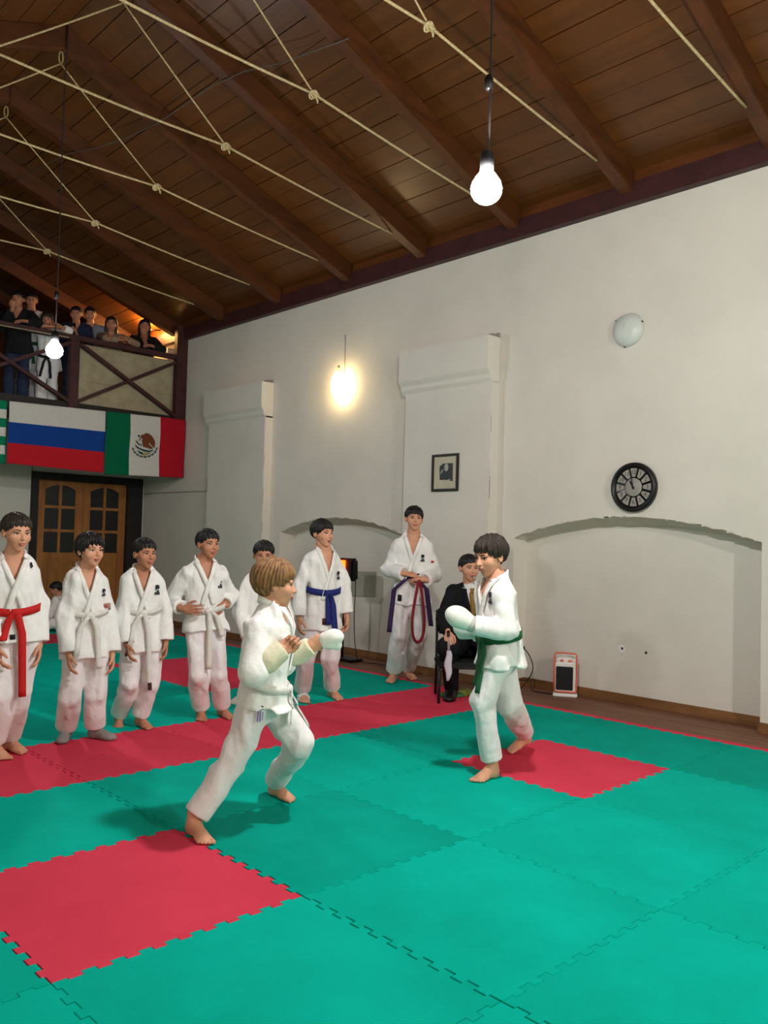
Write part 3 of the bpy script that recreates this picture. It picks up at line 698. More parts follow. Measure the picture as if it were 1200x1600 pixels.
def np_mesh(name, V, Q, mats, mi=None):
    me = bpy.data.meshes.new(name); nq = len(Q)
    me.vertices.add(len(V)); me.vertices.foreach_set('co', np.asarray(V, np.float32).ravel())
    me.loops.add(nq*4); me.loops.foreach_set('vertex_index', np.asarray(Q, np.int32).ravel())
    me.polygons.add(nq); me.polygons.foreach_set('loop_start', np.arange(nq, dtype=np.int32)*4)
    me.polygons.foreach_set('loop_total', np.full(nq, 4, np.int32)) if bpy.app.version < (4, 1, 0) else None
    if mi is not None: me.polygons.foreach_set('material_index', np.asarray(mi, np.int32))
    me.polygons.foreach_set('use_smooth', np.ones(nq, bool))
    for mt in mats: me.materials.append(mt)
    me.update(calc_edges=True); me.validate(); return me
def obj_np(name, V, Q, mats, parent, mi=None):
    o = bpy.data.objects.new(name, np_mesh(name, V, Q, mats, mi)); COL.objects.link(o); o.parent = parent; return o

# ---------------- head template (unit: chin to crown = 1; +Y face, +Z up, origin mid-head)
def head_sdf(P):
    d = ell(P, (0, -.07, .13), (.355, .44, .37))
    d = smin(d, ell(P, (0, .10, -.10), (.30, .32, .30)), .08)
    d = smin(d, ell(P, (0, .16, -.30), (.205, .21, .17)), .08)
    d = smin(d, ell(P, (0, .275, -.41), (.085, .075, .075)), .07)
    X = np.abs(P[:, 0]); Pm = np.stack([X, P[:, 1], P[:, 2]], 1)
    d = smin(d, ell(Pm, (.17, .24, -.10), (.12, .11, .12)), .08)
    d = smin(d, ell(Pm, (.13, .335, .115), (.12, .06, .04)), .05)
    d = smax(d, -ell(Pm, (.142, .45, .03), (.085, .085, .05)), .05)
    d = smin(d, cone(P, (0, .365, .07), (0, .475, -.095), .03, .047), .035)
    d = smin(d, ell(Pm, (.046, .42, -.105), (.036, .045, .032)), .02)
    d = smin(d, ell(P, (0, .385, -.20), (.095, .055, .075)), .04)
    d = smin(d, ell(P, (0, .432, -.222), (.085, .032, .019)), .012)
    d = smin(d, ell(P, (0, .425, -.266), (.072, .034, .023)), .012)
    d = smax(d, -ell(P, (0, .47, -.243), (.085, .035, .006)), .012)
    ear = smax(ell(Pm, (.365, -.03, -.015), (.045, .085, .135)), -ell(Pm, (.405, -.01, .0), (.03, .05, .09)), .02)
    d = smin(d, ear, .025)
    d = smin(d, cone(P, (0, -.07, -.2), (0, -.13, -.85), .185, .20), .07)
    return d
def tmpl_head(h):
    V, Q = surf(head_sdf, (-.5, -.6, -.85), (.5, .6, .58), h)
    mi = np.zeros(len(Q), int); c = V[Q].mean(1)
    lip = (np.abs(c[:, 0]) < .085) & (c[:, 1] > .38) & (c[:, 2] > -.292+.25*c[:, 0]**2*4) & (c[:, 2] < -.20-2.5*c[:, 0]**2); mi[lip] = 1
    vs, qs, ms = [V], [Q], [mi]; nv = len(V)
    def add(bm_, k):
        nonlocal nv
        fv = np.array(bm_.v); fq = np.array(bm_.f); vs.append(fv); qs.append(fq+nv); ms.append(np.full(len(fq), k)); nv += len(fv)
    for s in (-1, 1):
        e = MB(); e.ball((s*.142, .314, .028), .064, 14, 10, (1.1, .74, .46)); add(e, 2)
        e = MB(); e.ball((s*.142, .343, .030), .034, 10, 8, (1, .62, .86)); add(e, 3)
        e = MB()                                                                   # upper lash line / lid
        pts = [(s*(.142-.072+.144*t), .372-.050*t+.006*math.sin(math.pi*t),   .038+.022*math.sin(math.pi*t)) for t in np.linspace(0, 1, 7)]
        e.tube(pts, .012, 5, cap=False); add(e, 3)
    return np.concatenate(vs), np.concatenate(qs), np.concatenate(ms)
HEADS = {'hi': tmpl_head(.018), 'lo': tmpl_head(.034)}

def tmpl_hair(h, fringe=.22, temple=.10, side=.02, back=-.26, thick=.05, puff=.03, jag=.03, seed=0, long_=None, part=0.0, edge=.016):
    R = np.random.RandomState(seed); ph = R.uniform(0, 6.28, 8)
    def f(P):
        phi = np.arctan2(np.abs(P[:, 0]), P[:, 1]+.02); sp = np.arctan2(P[:, 0], P[:, 1]+.02)
        zl = np.interp(phi, [0, .55, .95, 1.35, 1.75, 2.3, 3.15], [fringe, fringe-.01, temple, side, side-.06, (side+back)/2-.08, back])
        zl = zl + jag*(np.sin(sp*19+ph[0])*.6+np.sin(sp*37+ph[1])*.5) + part*P[:, 0]
        st = .015*np.sin(sp*34+5*P[:, 2]+ph[2])+.009*np.sin(sp*61-9*P[:, 2]+ph[3])+.008*np.sin(P[:, 0]*40+P[:, 1]*23+ph[4])
        th = thick + puff*np.clip(P[:, 2]-.1, 0, 1)*2
        g = np.clip((P[:, 2]-zl)/.16, 0, 1); g = g*g*(3-2*g)
        o = smin(ell(P, (0, -.07, .13), (.355, .44, .37)), ell(P, (0, .10, -.10), (.30, .32, .30)), .08)
        o = o - edge - (thick-edge)*g - puff*np.clip(P[:, 2]-.1, 0, .5)*2*g + st*(.35+.65*g)
        d = smax(o, (zl-P[:, 2])*.75, .012)
        d = smax(d, -(o+edge+.05), .01)
        if long_:
            Pm = np.stack([np.abs(P[:, 0]), P[:, 1], P[:, 2]], 1)
            d = smin(d, cone(Pm, (.30, -.08, .05), (.32, -.02, -long_), .13, .11)+st, .08)
            d = smin(d, cone(P, (0, -.35, .1), (0, -.33, -long_), .2, .22)+st, .1)
            d = smax(d, -ell(P, (0, .32, -.1), (.26, .3, .42)), .04)
        return d
    lo = (-.6, -.72, -.55 if not long_ else -long_-.25)
    return surf(f, lo, (.6, .62, .72), h)
HAIRS = {}
def hair_t(key, **k):
    if key not in HAIRS: HAIRS[key] = tmpl_hair(**k)
    return HAIRS[key]

# ---------------- hand template, left hand: wrist at origin, +Y fingers, -Z palm, thumb +X (metres, adult-child ~.165 long)
def hand_sdf(curl, spread=.1, thumb=.5):
    segs = []
    fing = [(.030, .082, .034, .0083), (.010, .087, .038, .0087), (-.010, .085, .035, .0083), (-.028, .077, .028, .0073)]
    for i, (x, y, L, r) in enumerate(fing):
        c = curl*(1+.12*i) if not isinstance(curl, (list, tuple)) else curl[i]
        p = np.array([x, y, 0.0]); a = 0.0; sx = spread*(1.5-i)*.35
        for k, (fl, cm) in enumerate(((1.0, .75), (.68, 1.1), (.52, .8))):
            a += c*cm; d = np.array([sx*math.cos(a), math.cos(a), -math.sin(a)]); q = p+d/np.linalg.norm(d)*L*fl
            segs.append((p, q, r*(1-.07*k), r*(.95-.09*k))); p = q
    tb = [np.array([.022, .022, -.004])]; a = thumb
    for L, az, dn in ((.036, .9-.3*thumb, .35), (.028, .55-.6*thumb, .35+.6*thumb), (.022, .35-.8*thumb, .35+.8*thumb)):
        d = np.array([math.sin(az), math.cos(az), -dn*.8]); d /= np.linalg.norm(d); tb.append(tb[-1]+d*L)
    for k in range(3): segs.append((tb[k], tb[k+1], .0115-.0012*k, .0103-.0013*k))
    def f(P):
        d = ell(P, (.002, .05, -.001), (.040, .050, .0145))
        d = smin(d, ell(P, (.022, .036, -.007), (.017, .028, .013)), .012)
        d = smin(d, cone(P, (0, -.035, 0), (0, .015, 0), .021, .020), .02)
        for a_, b_, ra, rb in segs: d = smin(d, cone(P, a_, b_, ra, rb), .005)
        return d
    return f
HANDS = {}
def hand_t(pose):
    if pose not in HANDS:
        cfg = {'relax': (.38, .12, .35), 'fist': (1.35, .0, 1.0), 'hip': (.28, .2, .1), 'grip': (.95, .0, .8), 'flat': (.12, .1, .2)}[pose]
        HANDS[pose] = surf(hand_sdf(*cfg), (-.07, -.10, -.10), (.11, .21, .045), .0033)
    return HANDS[pose]
# ---------------- foot template, left foot: heel at origin on ground, +Y toes, length .235, big toe at +X (medial for the left foot is -lat)
def foot_sdf(P):
    d = ell(P, (0, .028, .030), (.030, .034, .034))
    d = smin(d, cone(P, (0, .05, .035), (.004, .165, .018), .032, .026), .03)
    d = smin(d, ell(P, (.002, .155, .017), (.043, .05, .019)), .02)
    d = smin(d, cone(P, (0, .045, .06), (0, .040, .115), .032, .034), .035)
    d = smin(d, cone(P, (0, .055, .075), (.004, .14, .032), .026, .018), .03)
    for x, y0, L, r in ((.029, .185, .040, .0145), (.009, .190, .032, .0105), (-.007, .186, .028, .0098), (-.021, .179, .024, .0092), (-.033, .168, .020, .0088)):
        d = smin(d, cone(P, (x, y0, .013), (x*1.03, y0+L-r*.3, .0105), r, r*.9), .006)
    return smax(d, -(P[:, 2]-.0005), .006)
FOOT = surf(foot_sdf, (-.07, -.03, -.012), (.075, .25, .30), .0042)
def sock_sdf(P):
    d = ell(P, (0, .028, .032), (.034, .037, .038)); d = smin(d, cone(P, (0, .05, .036), (.004, .19, .022), .035, .030), .03)
    d = smin(d, ell(P, (.0, .175, .021), (.045, .062, .024)), .02); d = smin(d, cone(P, (0, .045, .06), (0, .03, .24), .037, .044), .035)
    d = smin(d, cone(P, (0, .055, .075), (.004, .14, .036), .03, .022), .03)
    return smax(d, -(P[:, 2]-.0005), .006)
def shoe_sdf(P):
    d = sock_sdf(P)-.008; d = smin(d, ell(P, (0, .20, .025), (.046, .075, .03)), .02)
    return smax(smax(d, -(P[:, 2]-.0005), .004), P[:, 2]-.105, .01)

def frame3(y, zhint):
    y = y/np.linalg.norm(y); z = zhint-y*(zhint@y); z = z/np.linalg.norm(z); x = np.cross(y, z); return np.stack([x, y, z], 1)   # columns

PRNG = np.random.RandomState(3)
WV = PRNG.normal(size=(9, 3)); WV[:, 2] *= .45; WV /= np.linalg.norm(WV, axis=1)[:, None]
WF = np.array([15, 21, 26, 31, 38, 46, 55, 66, 80.0]); WP = PRNG.uniform(0, 6.28, 9)
def folds(P, amp, seed):
    """soft drapery: a few long creases, mostly running down the cloth"""
    o = np.zeros(len(P), F4)
    for i in range(9):
        k = (i*2+seed) % 9
        a = np.sin((P@WV[k].astype(F4))*F4(WF[i])+F4(WP[k]+seed*1.7)+2.2*np.sin((P@WV[(k+3) % 9].astype(F4))*F4(9)+seed+i))
        o += (a*a*a*.5+a*.5)*F4((15/WF[i])**.62)
    return np.clip(o*F4(amp*.55), F4(-.011), F4(.010))

def unit(v): v = np.asarray(v, float); return v/np.linalg.norm(v)
RG = unit([RT[0], RT[1], 0]); DG = unit([FW[0], FW[1], 0])       # ground-plane right / away from camera
UPZ = np.array([0, 0, 1.0])
def facing(th): t = math.radians(th); return math.sin(t)*RG - math.cos(t)*DG

class Person:
    """joints J in world coordinates -> body mesh (top-level) + clothing children"""
    def __init__(s, label, J, th, hth=None, hpitch=0.0, hroll=0.0, hh=.225, S=1.0, skin=None, group=None, res='hi', ws=None, seed=0, hands=('relax', 'relax'), palms=(None, None), feet='bare', fdir=(None, None), fpitch=(0, 0), hdir=(None, None), cat='person'):
        s.J = {k: np.asarray(v, float) for k, v in J.items()}; J = s.J; s.S = S; s.seed = seed; s.res = res
        s.base = np.array([J['pelvis'][0], J['pelvis'][1], min(J['anL'][2], J['anR'][2])-.06*S]); s.fwd = facing(th)
        s.up = unit(J['neck']-J['pelvis']); s.lat = unit(np.cross(s.up, s.fwd)); s.fwd = unit(np.cross(s.lat, s.up))       # lat = person's left
        s.L = np.linalg.norm(J['neck']-J['pelvis']); s.ws = ws or max(np.linalg.norm(J['shL']-J['shR'])/2+.035*S, .15*S)
        hf = facing(th if hth is None else hth); hp = math.radians(hpitch); hf = unit(hf*math.cos(hp)+UPZ*math.sin(hp))
        hup = unit(UPZ-hf*hf[2]); hl = np.cross(hup, hf); hr = math.radians(hroll); hup = unit(hup*math.cos(hr)+hl*math.sin(hr))
        hx = np.cross(hf, hup); s.HM = np.stack([hx, hf, hup], 1); s.hh = hh
        skin = skin or M_SKIN
        # ---- skin body: core + head + hands + feet in one mesh
        def core(P):
            d = s.torso(P, -.016, core=True)
            for sd in 'LR':
                d = smin(d, cone(P, J['sh'+sd], J['el'+sd], .042*S, .034*S), .03)
                d = smin(d, cone(P, J['el'+sd], J['wr'+sd], .034*S, .022*S), .02)
                d = smin(d, cone(P, J['hip'+sd], J['kn'+sd], .070*S, .048*S), .03)
                d = smin(d, cone(P, J['kn'+sd], J['an'+sd]+s.ankoff(sd), .045*S, .036*S), .02)
            nk = J['neck']+s.up*.01; hc = J['head']
            d = smin(d, cone(P, nk, hc-s.HM[:, 2]*hh*.35, .056*S, .050*S), .03)
            return d
        pts = np.array([v for k, v in J.items()]); lo, hi = pts.min(0)-.17*S, pts.max(0)+.17*S
        s.lo, s.hi = lo, hi
        s.fdirs = {}
        for i, sd in enumerate('LR'):
            s.fdirs[sd] = unit(fdir[i]) if fdir[i] is not None else s.fwd
        V, Q = surf(core, lo, hi, .013 if res == 'hi' else .02); mi = np.zeros(len(Q), int)
        parts = [(V, Q, mi)]
        hv, hq, hm = HEADS[res]; parts.append(((hv*hh)@s.HM.T+J['head'], hq, hm))
        for i, sd in enumerate('LR'):
            if hands[i]:
                tv, tq = hand_t(hands[i]); v = tv*S*1.0; q = tq
                if sd == 'R': v = v*np.array([-1, 1, 1]); q = tq[:, ::-1]
                yd = unit(hdir[i]) if hdir[i] is not None else unit(J['wr'+sd]-J['el'+sd])
                pn = palms[i] if palms[i] is not None else (-s.lat if sd == 'L' else s.lat)
                M3 = frame3(yd, -np.asarray(pn, float)); parts.append((v@M3.T+J['wr'+sd]+yd*.005, q, np.zeros(len(q), int)))
        s.feet = []
        for i, sd in enumerate('LR'):
            fd = s.fdirs[sd].copy(); fd[2] = 0; fd = unit(fd); pt = math.radians(fpitch[i]); yv = fd*math.cos(pt)-UPZ*math.sin(pt); zv = UPZ*math.cos(pt)+fd*math.sin(pt)
            M3 = np.stack([np.cross(yv, zv), yv, zv], 1); heel = J['an'+sd]-zv*.085*S-yv*.045*S
            s.feet.append((M3, heel, sd))
            if feet == 'bare':
                v, q = FOOT[0]*S*.98, FOOT[1]
                if sd == 'R': v = v*np.array([-1, 1, 1]); q = q[:, ::-1]
                parts.append((v@M3.T+heel, q, np.zeros(len(q), int)))
        Vs, Qs, Ms, nv = [], [], [], 0
        for v, q, m_ in parts: Vs.append(v-s.base); Qs.append(q+nv); Ms.append(m_); nv += len(v)
        s.o = bpy.data.objects.new('person', np_mesh('person', np.concatenate(Vs), np.concatenate(Qs), [skin, M_LIP, M_EYEW, M_IRIS], np.concatenate(Ms))); COL.objects.link(s.o)
        s.o.location = s.base; tag(s.o, label, cat, group)
    def ankoff(s, sd): return np.zeros(3)
    def add(s, name, V, Q, mats, parent=None, mi=None):
        o = obj_np(name, V-s.base, Q, mats if isinstance(mats, list) else [mats], parent or s.o, mi); return o
    def mb(s, name, b, mats, parent=None, smooth=True):
        b.v = [tuple(np.asarray(p)-s.base) for p in b.v]; return b.build(name, mats, parent or s.o, smooth=smooth)
    def hair(s, tm, mt, brow=True):
        v, q = tm; s.add('hair', (v*s.hh)@s.HM.T+s.J['head'], q, mt)
        if brow:
            for sd in (-1, 1):
                b = MB(); b.tube([tuple(s.HM@(np.array([sd*(.06+.17*t),   .397-.045*t*t, .115+.03*math.sin(math.pi*t*.8)])*s.hh)+s.J['head']) for t in np.linspace(0, 1, 6)], [s.hh*k for k in (.010, .017, .018, .016, .012, .005)], 6); s.mb('eyebrow', b, mt)
    def uv(s, P):
        q = P-s.J['pelvis'].astype(F4); return q@s.lat.astype(F4), q@s.fwd.astype(F4), q@s.up.astype(F4)
    def torso(s, P, off=0.0, core=False, skirt=None, flare=1.0):
        l, f, u = s.uv(P); t = u/s.L; ws = s.ws
        if skirt is None: skirt = -.30
        kt = [skirt-.05, skirt, 0, .25, .5, .8, .93, 1.0, 1.06]
        kw = np.array([1.04*flare, 1.04*flare, 1.0, .93, .96, .95, .74, .50, .38])*ws
        kd = np.array([.78*flare, .78*flare, .72, .66, .70, .66, .50, .40, .34])*ws
        w_ = np.interp(t, kt, kw).astype(F4)+off; d_ = np.interp(t, kt, kd).astype(F4)+off
        d = (np.sqrt((l/w_)**2+((f-.0)/d_)**2)-1)*np.minimum(w_, d_)
        d = smax(d, (s.L*(.02 if core else skirt)*1.0-u), .012)
        return smax(d, u-s.L*1.03-off, .02)
    def jacket(s, mt=None, name='jacket', skirt=-.36, flare=1.08, sleeve=(1, 1), rs=(.067, .060, .058), V=.60, vw=.085, off=0.0, amp=.015, h=None, lapel=True, lapmat=None, open_=True, cuff=.0, shirt=None):
        J, S = s.J, s.S; h = h or (.0085 if s.res == 'hi' else .017)
        s.skirt = skirt; s.wr_end = {}
        ends = {}
        for i, sd in enumerate('LR'):
            ax = J['wr'+sd]-J['el'+sd]; L = np.linalg.norm(ax); e = J['wr'+sd]-ax/L*cuff*S*sleeve[i]; ends[sd] = e
        def full(P, fold=True):
            d = s.torso(P, off, skirt=skirt, flare=flare)
            for sd in 'LR':
                d = smin(d, cone(P, J['neck']-s.up*.03*S, J['sh'+sd], .058*S, rs[0]*S*.98), .04)
                a = smin(cone(P, J['sh'+sd], J['el'+sd], rs[0]*S, rs[1]*S), fcone(P, J['el'+sd], ends[sd], rs[1]*S, rs[2]*S), .02)
                d = smin(d, a, .016)
            if True:
                l, f, u = s.uv(P)
                for sd in 'LR': d = smin(d, np.maximum(cone(P, J['hip'+sd], J['kn'+sd], .102*S, .094*S), s.L*skirt-u), .015)
            if fold:
                wt = np.ones(len(P), F4)
                for sd in 'LR': wt *= np.clip(vlen(P-ends[sd].astype(F4))/(.16*S)-.5, .12, 1)
                d = d+folds(P-s.base.astype(F4), amp, s.seed)*wt
            return d
        s.jfull = lambda P: full(P, False)
        def cut(P):
            d = full(P); l, f, u = s.uv(P)
            # neck opening and front V
            d = smax(d, -cone(P, J['neck']+s.up*.03*S-s.fwd*.012, J['neck']+s.up*.3, .062*S, .075*S), .008)
            if open_:
                wdg = np.maximum(np.abs(l)-(u-s.L*V)*(vw*S/(s.L*(1-V))), -f+.02)
                d = smax(d, -wdg*.85, .006)
            for sd in 'LR':
                ax = unit(ends[sd]-J['el'+sd]); d = smax(d, -cone(P, ends[sd]+ax*.025*S, ends[sd]+ax*.12, (rs[2]-.015)*S, (rs[2]-.014)*S), .004)
            return d
        Vv, Q = surf(cut, s.lo, s.hi, h)
        s.jo = s.add(name, Vv, Q, mt or M_GI)
        if lapel:
            b = MB(); nk = J['neck']; vv = []; m_ = 15
            for k in range(m_):
                a = math.radians(-128+256*k/(m_-1)); dr = -math.cos(a)*s.fwd+math.sin(a)*s.lat; fr = (1-math.cos(a))/2
                c = nk+dr*(.060+.012*fr)*S-s.fwd*.006+s.up*(.030-.052*fr**1.6)*S
                for q in (dr*-.002-s.up*.024*S, dr*.010-s.up*.026*S, dr*.008+s.up*.014*S, dr*-.002+s.up*.014*S): vv.append(c+q)
            b.add(vv, [(i*4+k, i*4+(k+1) % 4, i*4+4+(k+1) % 4, i*4+4+k) for i in range(m_-1) for k in range(4)]+[(0, 1, 2, 3), tuple((m_-1)*4+k for k in (3, 2, 1, 0))])
            s.mb('collar', b, lapmat or M_LAPEL, s.jo)
            for sg, o2 in ((-1, .004), (1, .009)):
                path = [(sg*vw*.80*S, s.L*1.0, True), (sg*vw*.84*S, s.L*.96, False), (sg*vw*.62*S, s.L*(V+.68*(1-V)), False), (sg*vw*.32*S, s.L*(V+.34*(1-V)), False), (0, s.L*V, False), (-sg*vw*.28*S, s.L*(V-.14), False), (-sg*vw*.52*S, s.L*.32, False)]
                pts = []
                for (l, u, top) in path: pts.append((l, u))
                s.ribbon('lapel', pts, .034*S, .007, o2, lapmat or M_LAPEL, s.jo)
        return s.jo
    def march(s, O, D, n=70, mx=.6, f=None):
        """march from O along D (unit, arrays) to the jacket surface"""
        f = f or s.jfull
        t = np.zeros(len(O)); 
        for _ in range(n):
            d = f((O+D*t[:, None]).astype(F4)); t = np.minimum(t+np.maximum(d*.8, 0), mx)
        return O+D*t[:, None]
    def proj(s, lu, off=.004, f=None):
        lu = np.asarray(lu, float); O = s.J['pelvis']+lu[:, :1]*s.lat+lu[:, 1:2]*s.up+s.fwd*.42
        D = np.repeat(-s.fwd[None], len(O), 0); return s.march(O, D, f=f, mx=.55)+s.fwd*off
    def ribbon(s, name, pts, w_, th, off, mt, parent, n=6, f=None):
        P = np.array([p[:2] for p in pts], float); out = []
        for i in range(len(P)-1):
            for k in range(n): out.append(P[i]+(P[i+1]-P[i])*k/n)
        out.append(P[-1]); C = np.array(out); T = np.gradient(C, axis=0); T /= np.linalg.norm(T, axis=1)[:, None]; Nn = np.stack([-T[:, 1], T[:, 0]], 1)
        A = s.proj(C+Nn*w_/2, off, f); B_ = s.proj(C-Nn*w_/2, off, f); m_ = len(C)
        f1 = s.fwd*th; b = MB(); b.add(list(A)+list(B_)+list(A+f1)+list(B_+f1), [])
        for i in range(m_-1):
            b.f += [(i, i+1, m_+i+1, m_+i), (2*m_+i, 3*m_+i, 3*m_+i+1, 2*m_+i+1), (i, 2*m_+i, 2*m_+i+1, i+1), (m_+i, m_+i+1, 3*m_+i+1, 3*m_+i)]; b.mi += [0]*4
        for i in (0, m_-1): b.f.append((i, m_+i, 3*m_+i, 2*m_+i)); b.mi.append(0)
        return s.mb(name, b, mt, parent)
    def tors_f(s, P): return s.torso(P, .007, skirt=s.skirt, flare=1.05)
    def belt(s, mt, u=.22, wid=.042, ends=(), tilt=.03, knot=True, tagm=None, thick=.0055):
        """ends: list of (l0, length, drift_l, tag)"""
        n = 40; S = s.S; C = s.J['pelvis']+s.up*s.L*u; rings = []
        a = np.arange(n)*2*math.pi/n; dirs = np.cos(a)[:, None]*s.fwd+np.sin(a)[:, None]*s.lat
        ctr = C[None]-s.up[None]*(np.cos(a)*tilt)[:, None]
        for dz, o in ((-.5, 0), (.5, 0), (.5, 1), (-.5, 1)):
            O = ctr+dirs*.45+s.up*dz*wid*S; p = s.march(O, -dirs, f=s.tors_f, mx=.44); rings.append(p+dirs*(.003+thick*o))
        b = MB(); b.add(np.concatenate(rings), [])
        for k in range(4):
            for i in range(n): b.f.append((k*n+i, k*n+(i+1) % n, ((k+1) % 4)*n+(i+1) % n, ((k+1) % 4)*n+i)); b.mi.append(0)
        bo = s.mb('belt', b, mt)
        kc = s.march((C-s.up*tilt+s.fwd*.45)[None], -s.fwd[None], f=s.jfull, mx=.44)[0]+s.fwd*.012
        if knot:
            b = MB(); M3 = frame3(s.up, s.fwd)
            b.ball((0, 0, 0), 1, 14, 10, (.034*S, .026*S, .020*S)); b.v = [tuple(M3@np.array(p)+kc) for p in b.v]; s.mb('knot', b, mt, bo)
        for (l0, ln, dr, tg) in ends:
            m_ = 12; path = []
            for k in range(m_+1):
                t = k/m_; p = kc+s.lat*(l0*.2+(dr)*t+l0*.8*min(1, t*4))-UPZ*ln*t+s.fwd*.010
                path.append(p)
            # keep outside of the clothes
            P = np.array(path)
            for _ in range(3):
                d = s.jfull(P.astype(F4)); 
                if getattr(s, 'tfull', None) is not None: d = np.minimum(d, s.tfull(P.astype(F4)))
                P += s.fwd*np.clip(.010-d, 0, .05)[:, None]
            for k in range(1, m_+1):
                df = (P[k]-P[k-1])@s.fwd
                if df < -.012: P[k] += s.fwd*(-.012-df)
            w2 = wid*.92*S/2; b = MB(); vv = []
            for sg, th in ((-1, 0), (1, 0), (1, .006), (-1, .006)): vv.append(P+s.lat*sg*w2+s.fwd*th)
            b.add(np.concatenate(vv), []); n2 = m_+1
            for q in range(4):
                for i in range(m_): b.f.append((q*n2+i, q*n2+i+1, ((q+1) % 4)*n2+i+1, ((q+1) % 4)*n2+i)); b.mi.append(0)
            for i in (0, m_): b.f.append(tuple(q*n2+i for q in range(4))); b.mi.append(0)
            eo = s.mb('belt_end', b, mt, bo)
            if tg:
                b = MB(); Pm = P[-1]*.6+P[-2]*.4; d1 = unit(P[-1]-P[-2]); M3 = np.stack([s.lat, s.fwd, d1], 1)
                b.box((-w2*.85, .0055, -.030), (w2*.85, .0085, .022)); b.v = [tuple(M3@np.array(p)+Pm-d1*.012) for p in b.v]; s.mb('tag', b, tg, bo, False)
        s.kc = kc; return bo
    def trousers(s, mt=None, rt=.084, rk=.072, rh=.072, up_=.012, amp=.013, h=None, hemcut=True, lower=None):
        J, S = s.J, s.S; h = h or (.0085 if s.res == 'hi' else .018); E = {}
        for sd in 'LR': E[sd] = J['an'+sd]+unit(J['kn'+sd]-J['an'+sd])*up_*S
        def base(P):
            hc = (J['hipL']+J['hipR'])/2
            l, f, u = s.uv(P)
            d = ell_or(P, hc+s.up*.03, s.lat, s.fwd, s.up, s.ws*.86, s.ws*.62, .15*S)
            for sd in 'LR':
                d = smin(d, smin(cone(P, J['hip'+sd], J['kn'+sd], rt*S, rk*S), fcone(P, J['kn'+sd], E[sd], rk*S, rh*S), .01), .014)
            return d
        s.tfull = base
        def f(P):
            wt = np.ones(len(P), F4)
            for sd in 'LR': wt *= np.clip(vlen(P-E[sd].astype(F4))/(.16*S)-.5, .15, 1)
            d = base(P)+folds(P-s.base.astype(F4), amp, s.seed+4)*wt
            for sd in 'LR':
                ax = unit(E[sd]-J['kn'+sd]); d = smax(d, -cone(P, E[sd]+ax*.03*S, E[sd]+ax*.12, (rh-.015)*S, (rh-.014)*S), .004)
            return d
        lo = np.minimum(s.lo, s.lo); V, Q = surf(f, lo, np.array([s.hi[0], s.hi[1], max(J['hipL'][2], J['hipR'][2])+.25]), h)
        s.to = s.add('trousers', V, Q, mt or M_GIT); return s.to
    def marks(s, cl, cu, sz, mt=None, name='emblem', kind=0, f=None, parent=None):
        """brush-stroke chest emblem (two characters) as thin strokes on the cloth"""
        st = [[(-.35,.9),(.3,.95)],[(-.1,1.05),(-.25,.6)],[(-.4,.65),(.4,.72)],[(.1,.9),(.3,.5)],[(-.3,.45),(.35,.5)],[(-.05,.62),(-.3,.2)],
              [(-.1,.1),(.3,.15)],[(-.3,-.05),(-.35,-.5)],[(.0,.05),(-.05,-.55)],[(.1,-.1),(.4,-.2)],[(.15,-.3),(.4,-.5)],[(-.45,-.2),(-.1,-.3)]]
        b = MB()
        for (a, c) in st:
            C = np.array([(cl+(a[0]+(c[0]-a[0])*t)*sz*.55, cu+(a[1]+(c[1]-a[1])*t)*sz*.55) for t in (0, .5, 1)])
            T = C[-1]-C[0]; T /= np.linalg.norm(T); Nn = np.array([-T[1], T[0]])*sz*.055
            wv = np.array([.7, 1.2, .4])[:, None]
            A = s.proj(C+Nn*wv, .006, f); B_ = s.proj(C-Nn*wv, .006, f); k = len(b.v)
            b.v += [tuple(p) for p in A]+[tuple(p) for p in B_]+[tuple(p) for p in A+s.fwd*.002]+[tuple(p) for p in B_+s.fwd*.002]
            for i in range(2): b.f += [(k+6+i, k+7+i, k+10+i, k+9+i), (k+i, k+3+i, k+4+i, k+1+i), (k+i, k+1+i, k+7+i, k+6+i), (k+3+i, k+9+i, k+10+i, k+4+i)]; b.mi += [0]*4
        return s.mb(name, b, mt or M_INK, parent or s.jo, False)
    def patch(s, cl, cu, w_, h_, mt, name='label', parent=None, f=None):
        return s.ribbon(name, [(cl-w_/2, cu), (cl+w_/2, cu)], h_, .003, .005, mt, parent or s.jo, 3, f)
    def sock(s, fn, mt, name='sock', hgt=.16):
        tv, tq = surf(lambda P: smax(fn(P), P[:, 2]-hgt, .004), (-.08, -.06, -.012), (.08, .30, .30), .0055 if s.res == 'hi' else .009)
        for M3, heel, sd in s.feet:
            v, q = tv*s.S, tq
            if sd == 'R': v = v*np.array([-1, 1, 1]); q = q[:, ::-1]
            s.add(name, v@M3.T+heel, q, mt)
def ell_or(P, c, ax, ay, az, rx, ry, rz):
    q = P-np.asarray(c, F4); r = np.array([rx, ry, rz], F4); q = np.stack([q@np.asarray(ax, F4), q@np.asarray(ay, F4), q@np.asarray(az, F4)], 1)
    k0 = vlen(q/r); k1 = vlen(q/(r*r)); return k0*(k0-1)/np.maximum(k1, 1e-6)

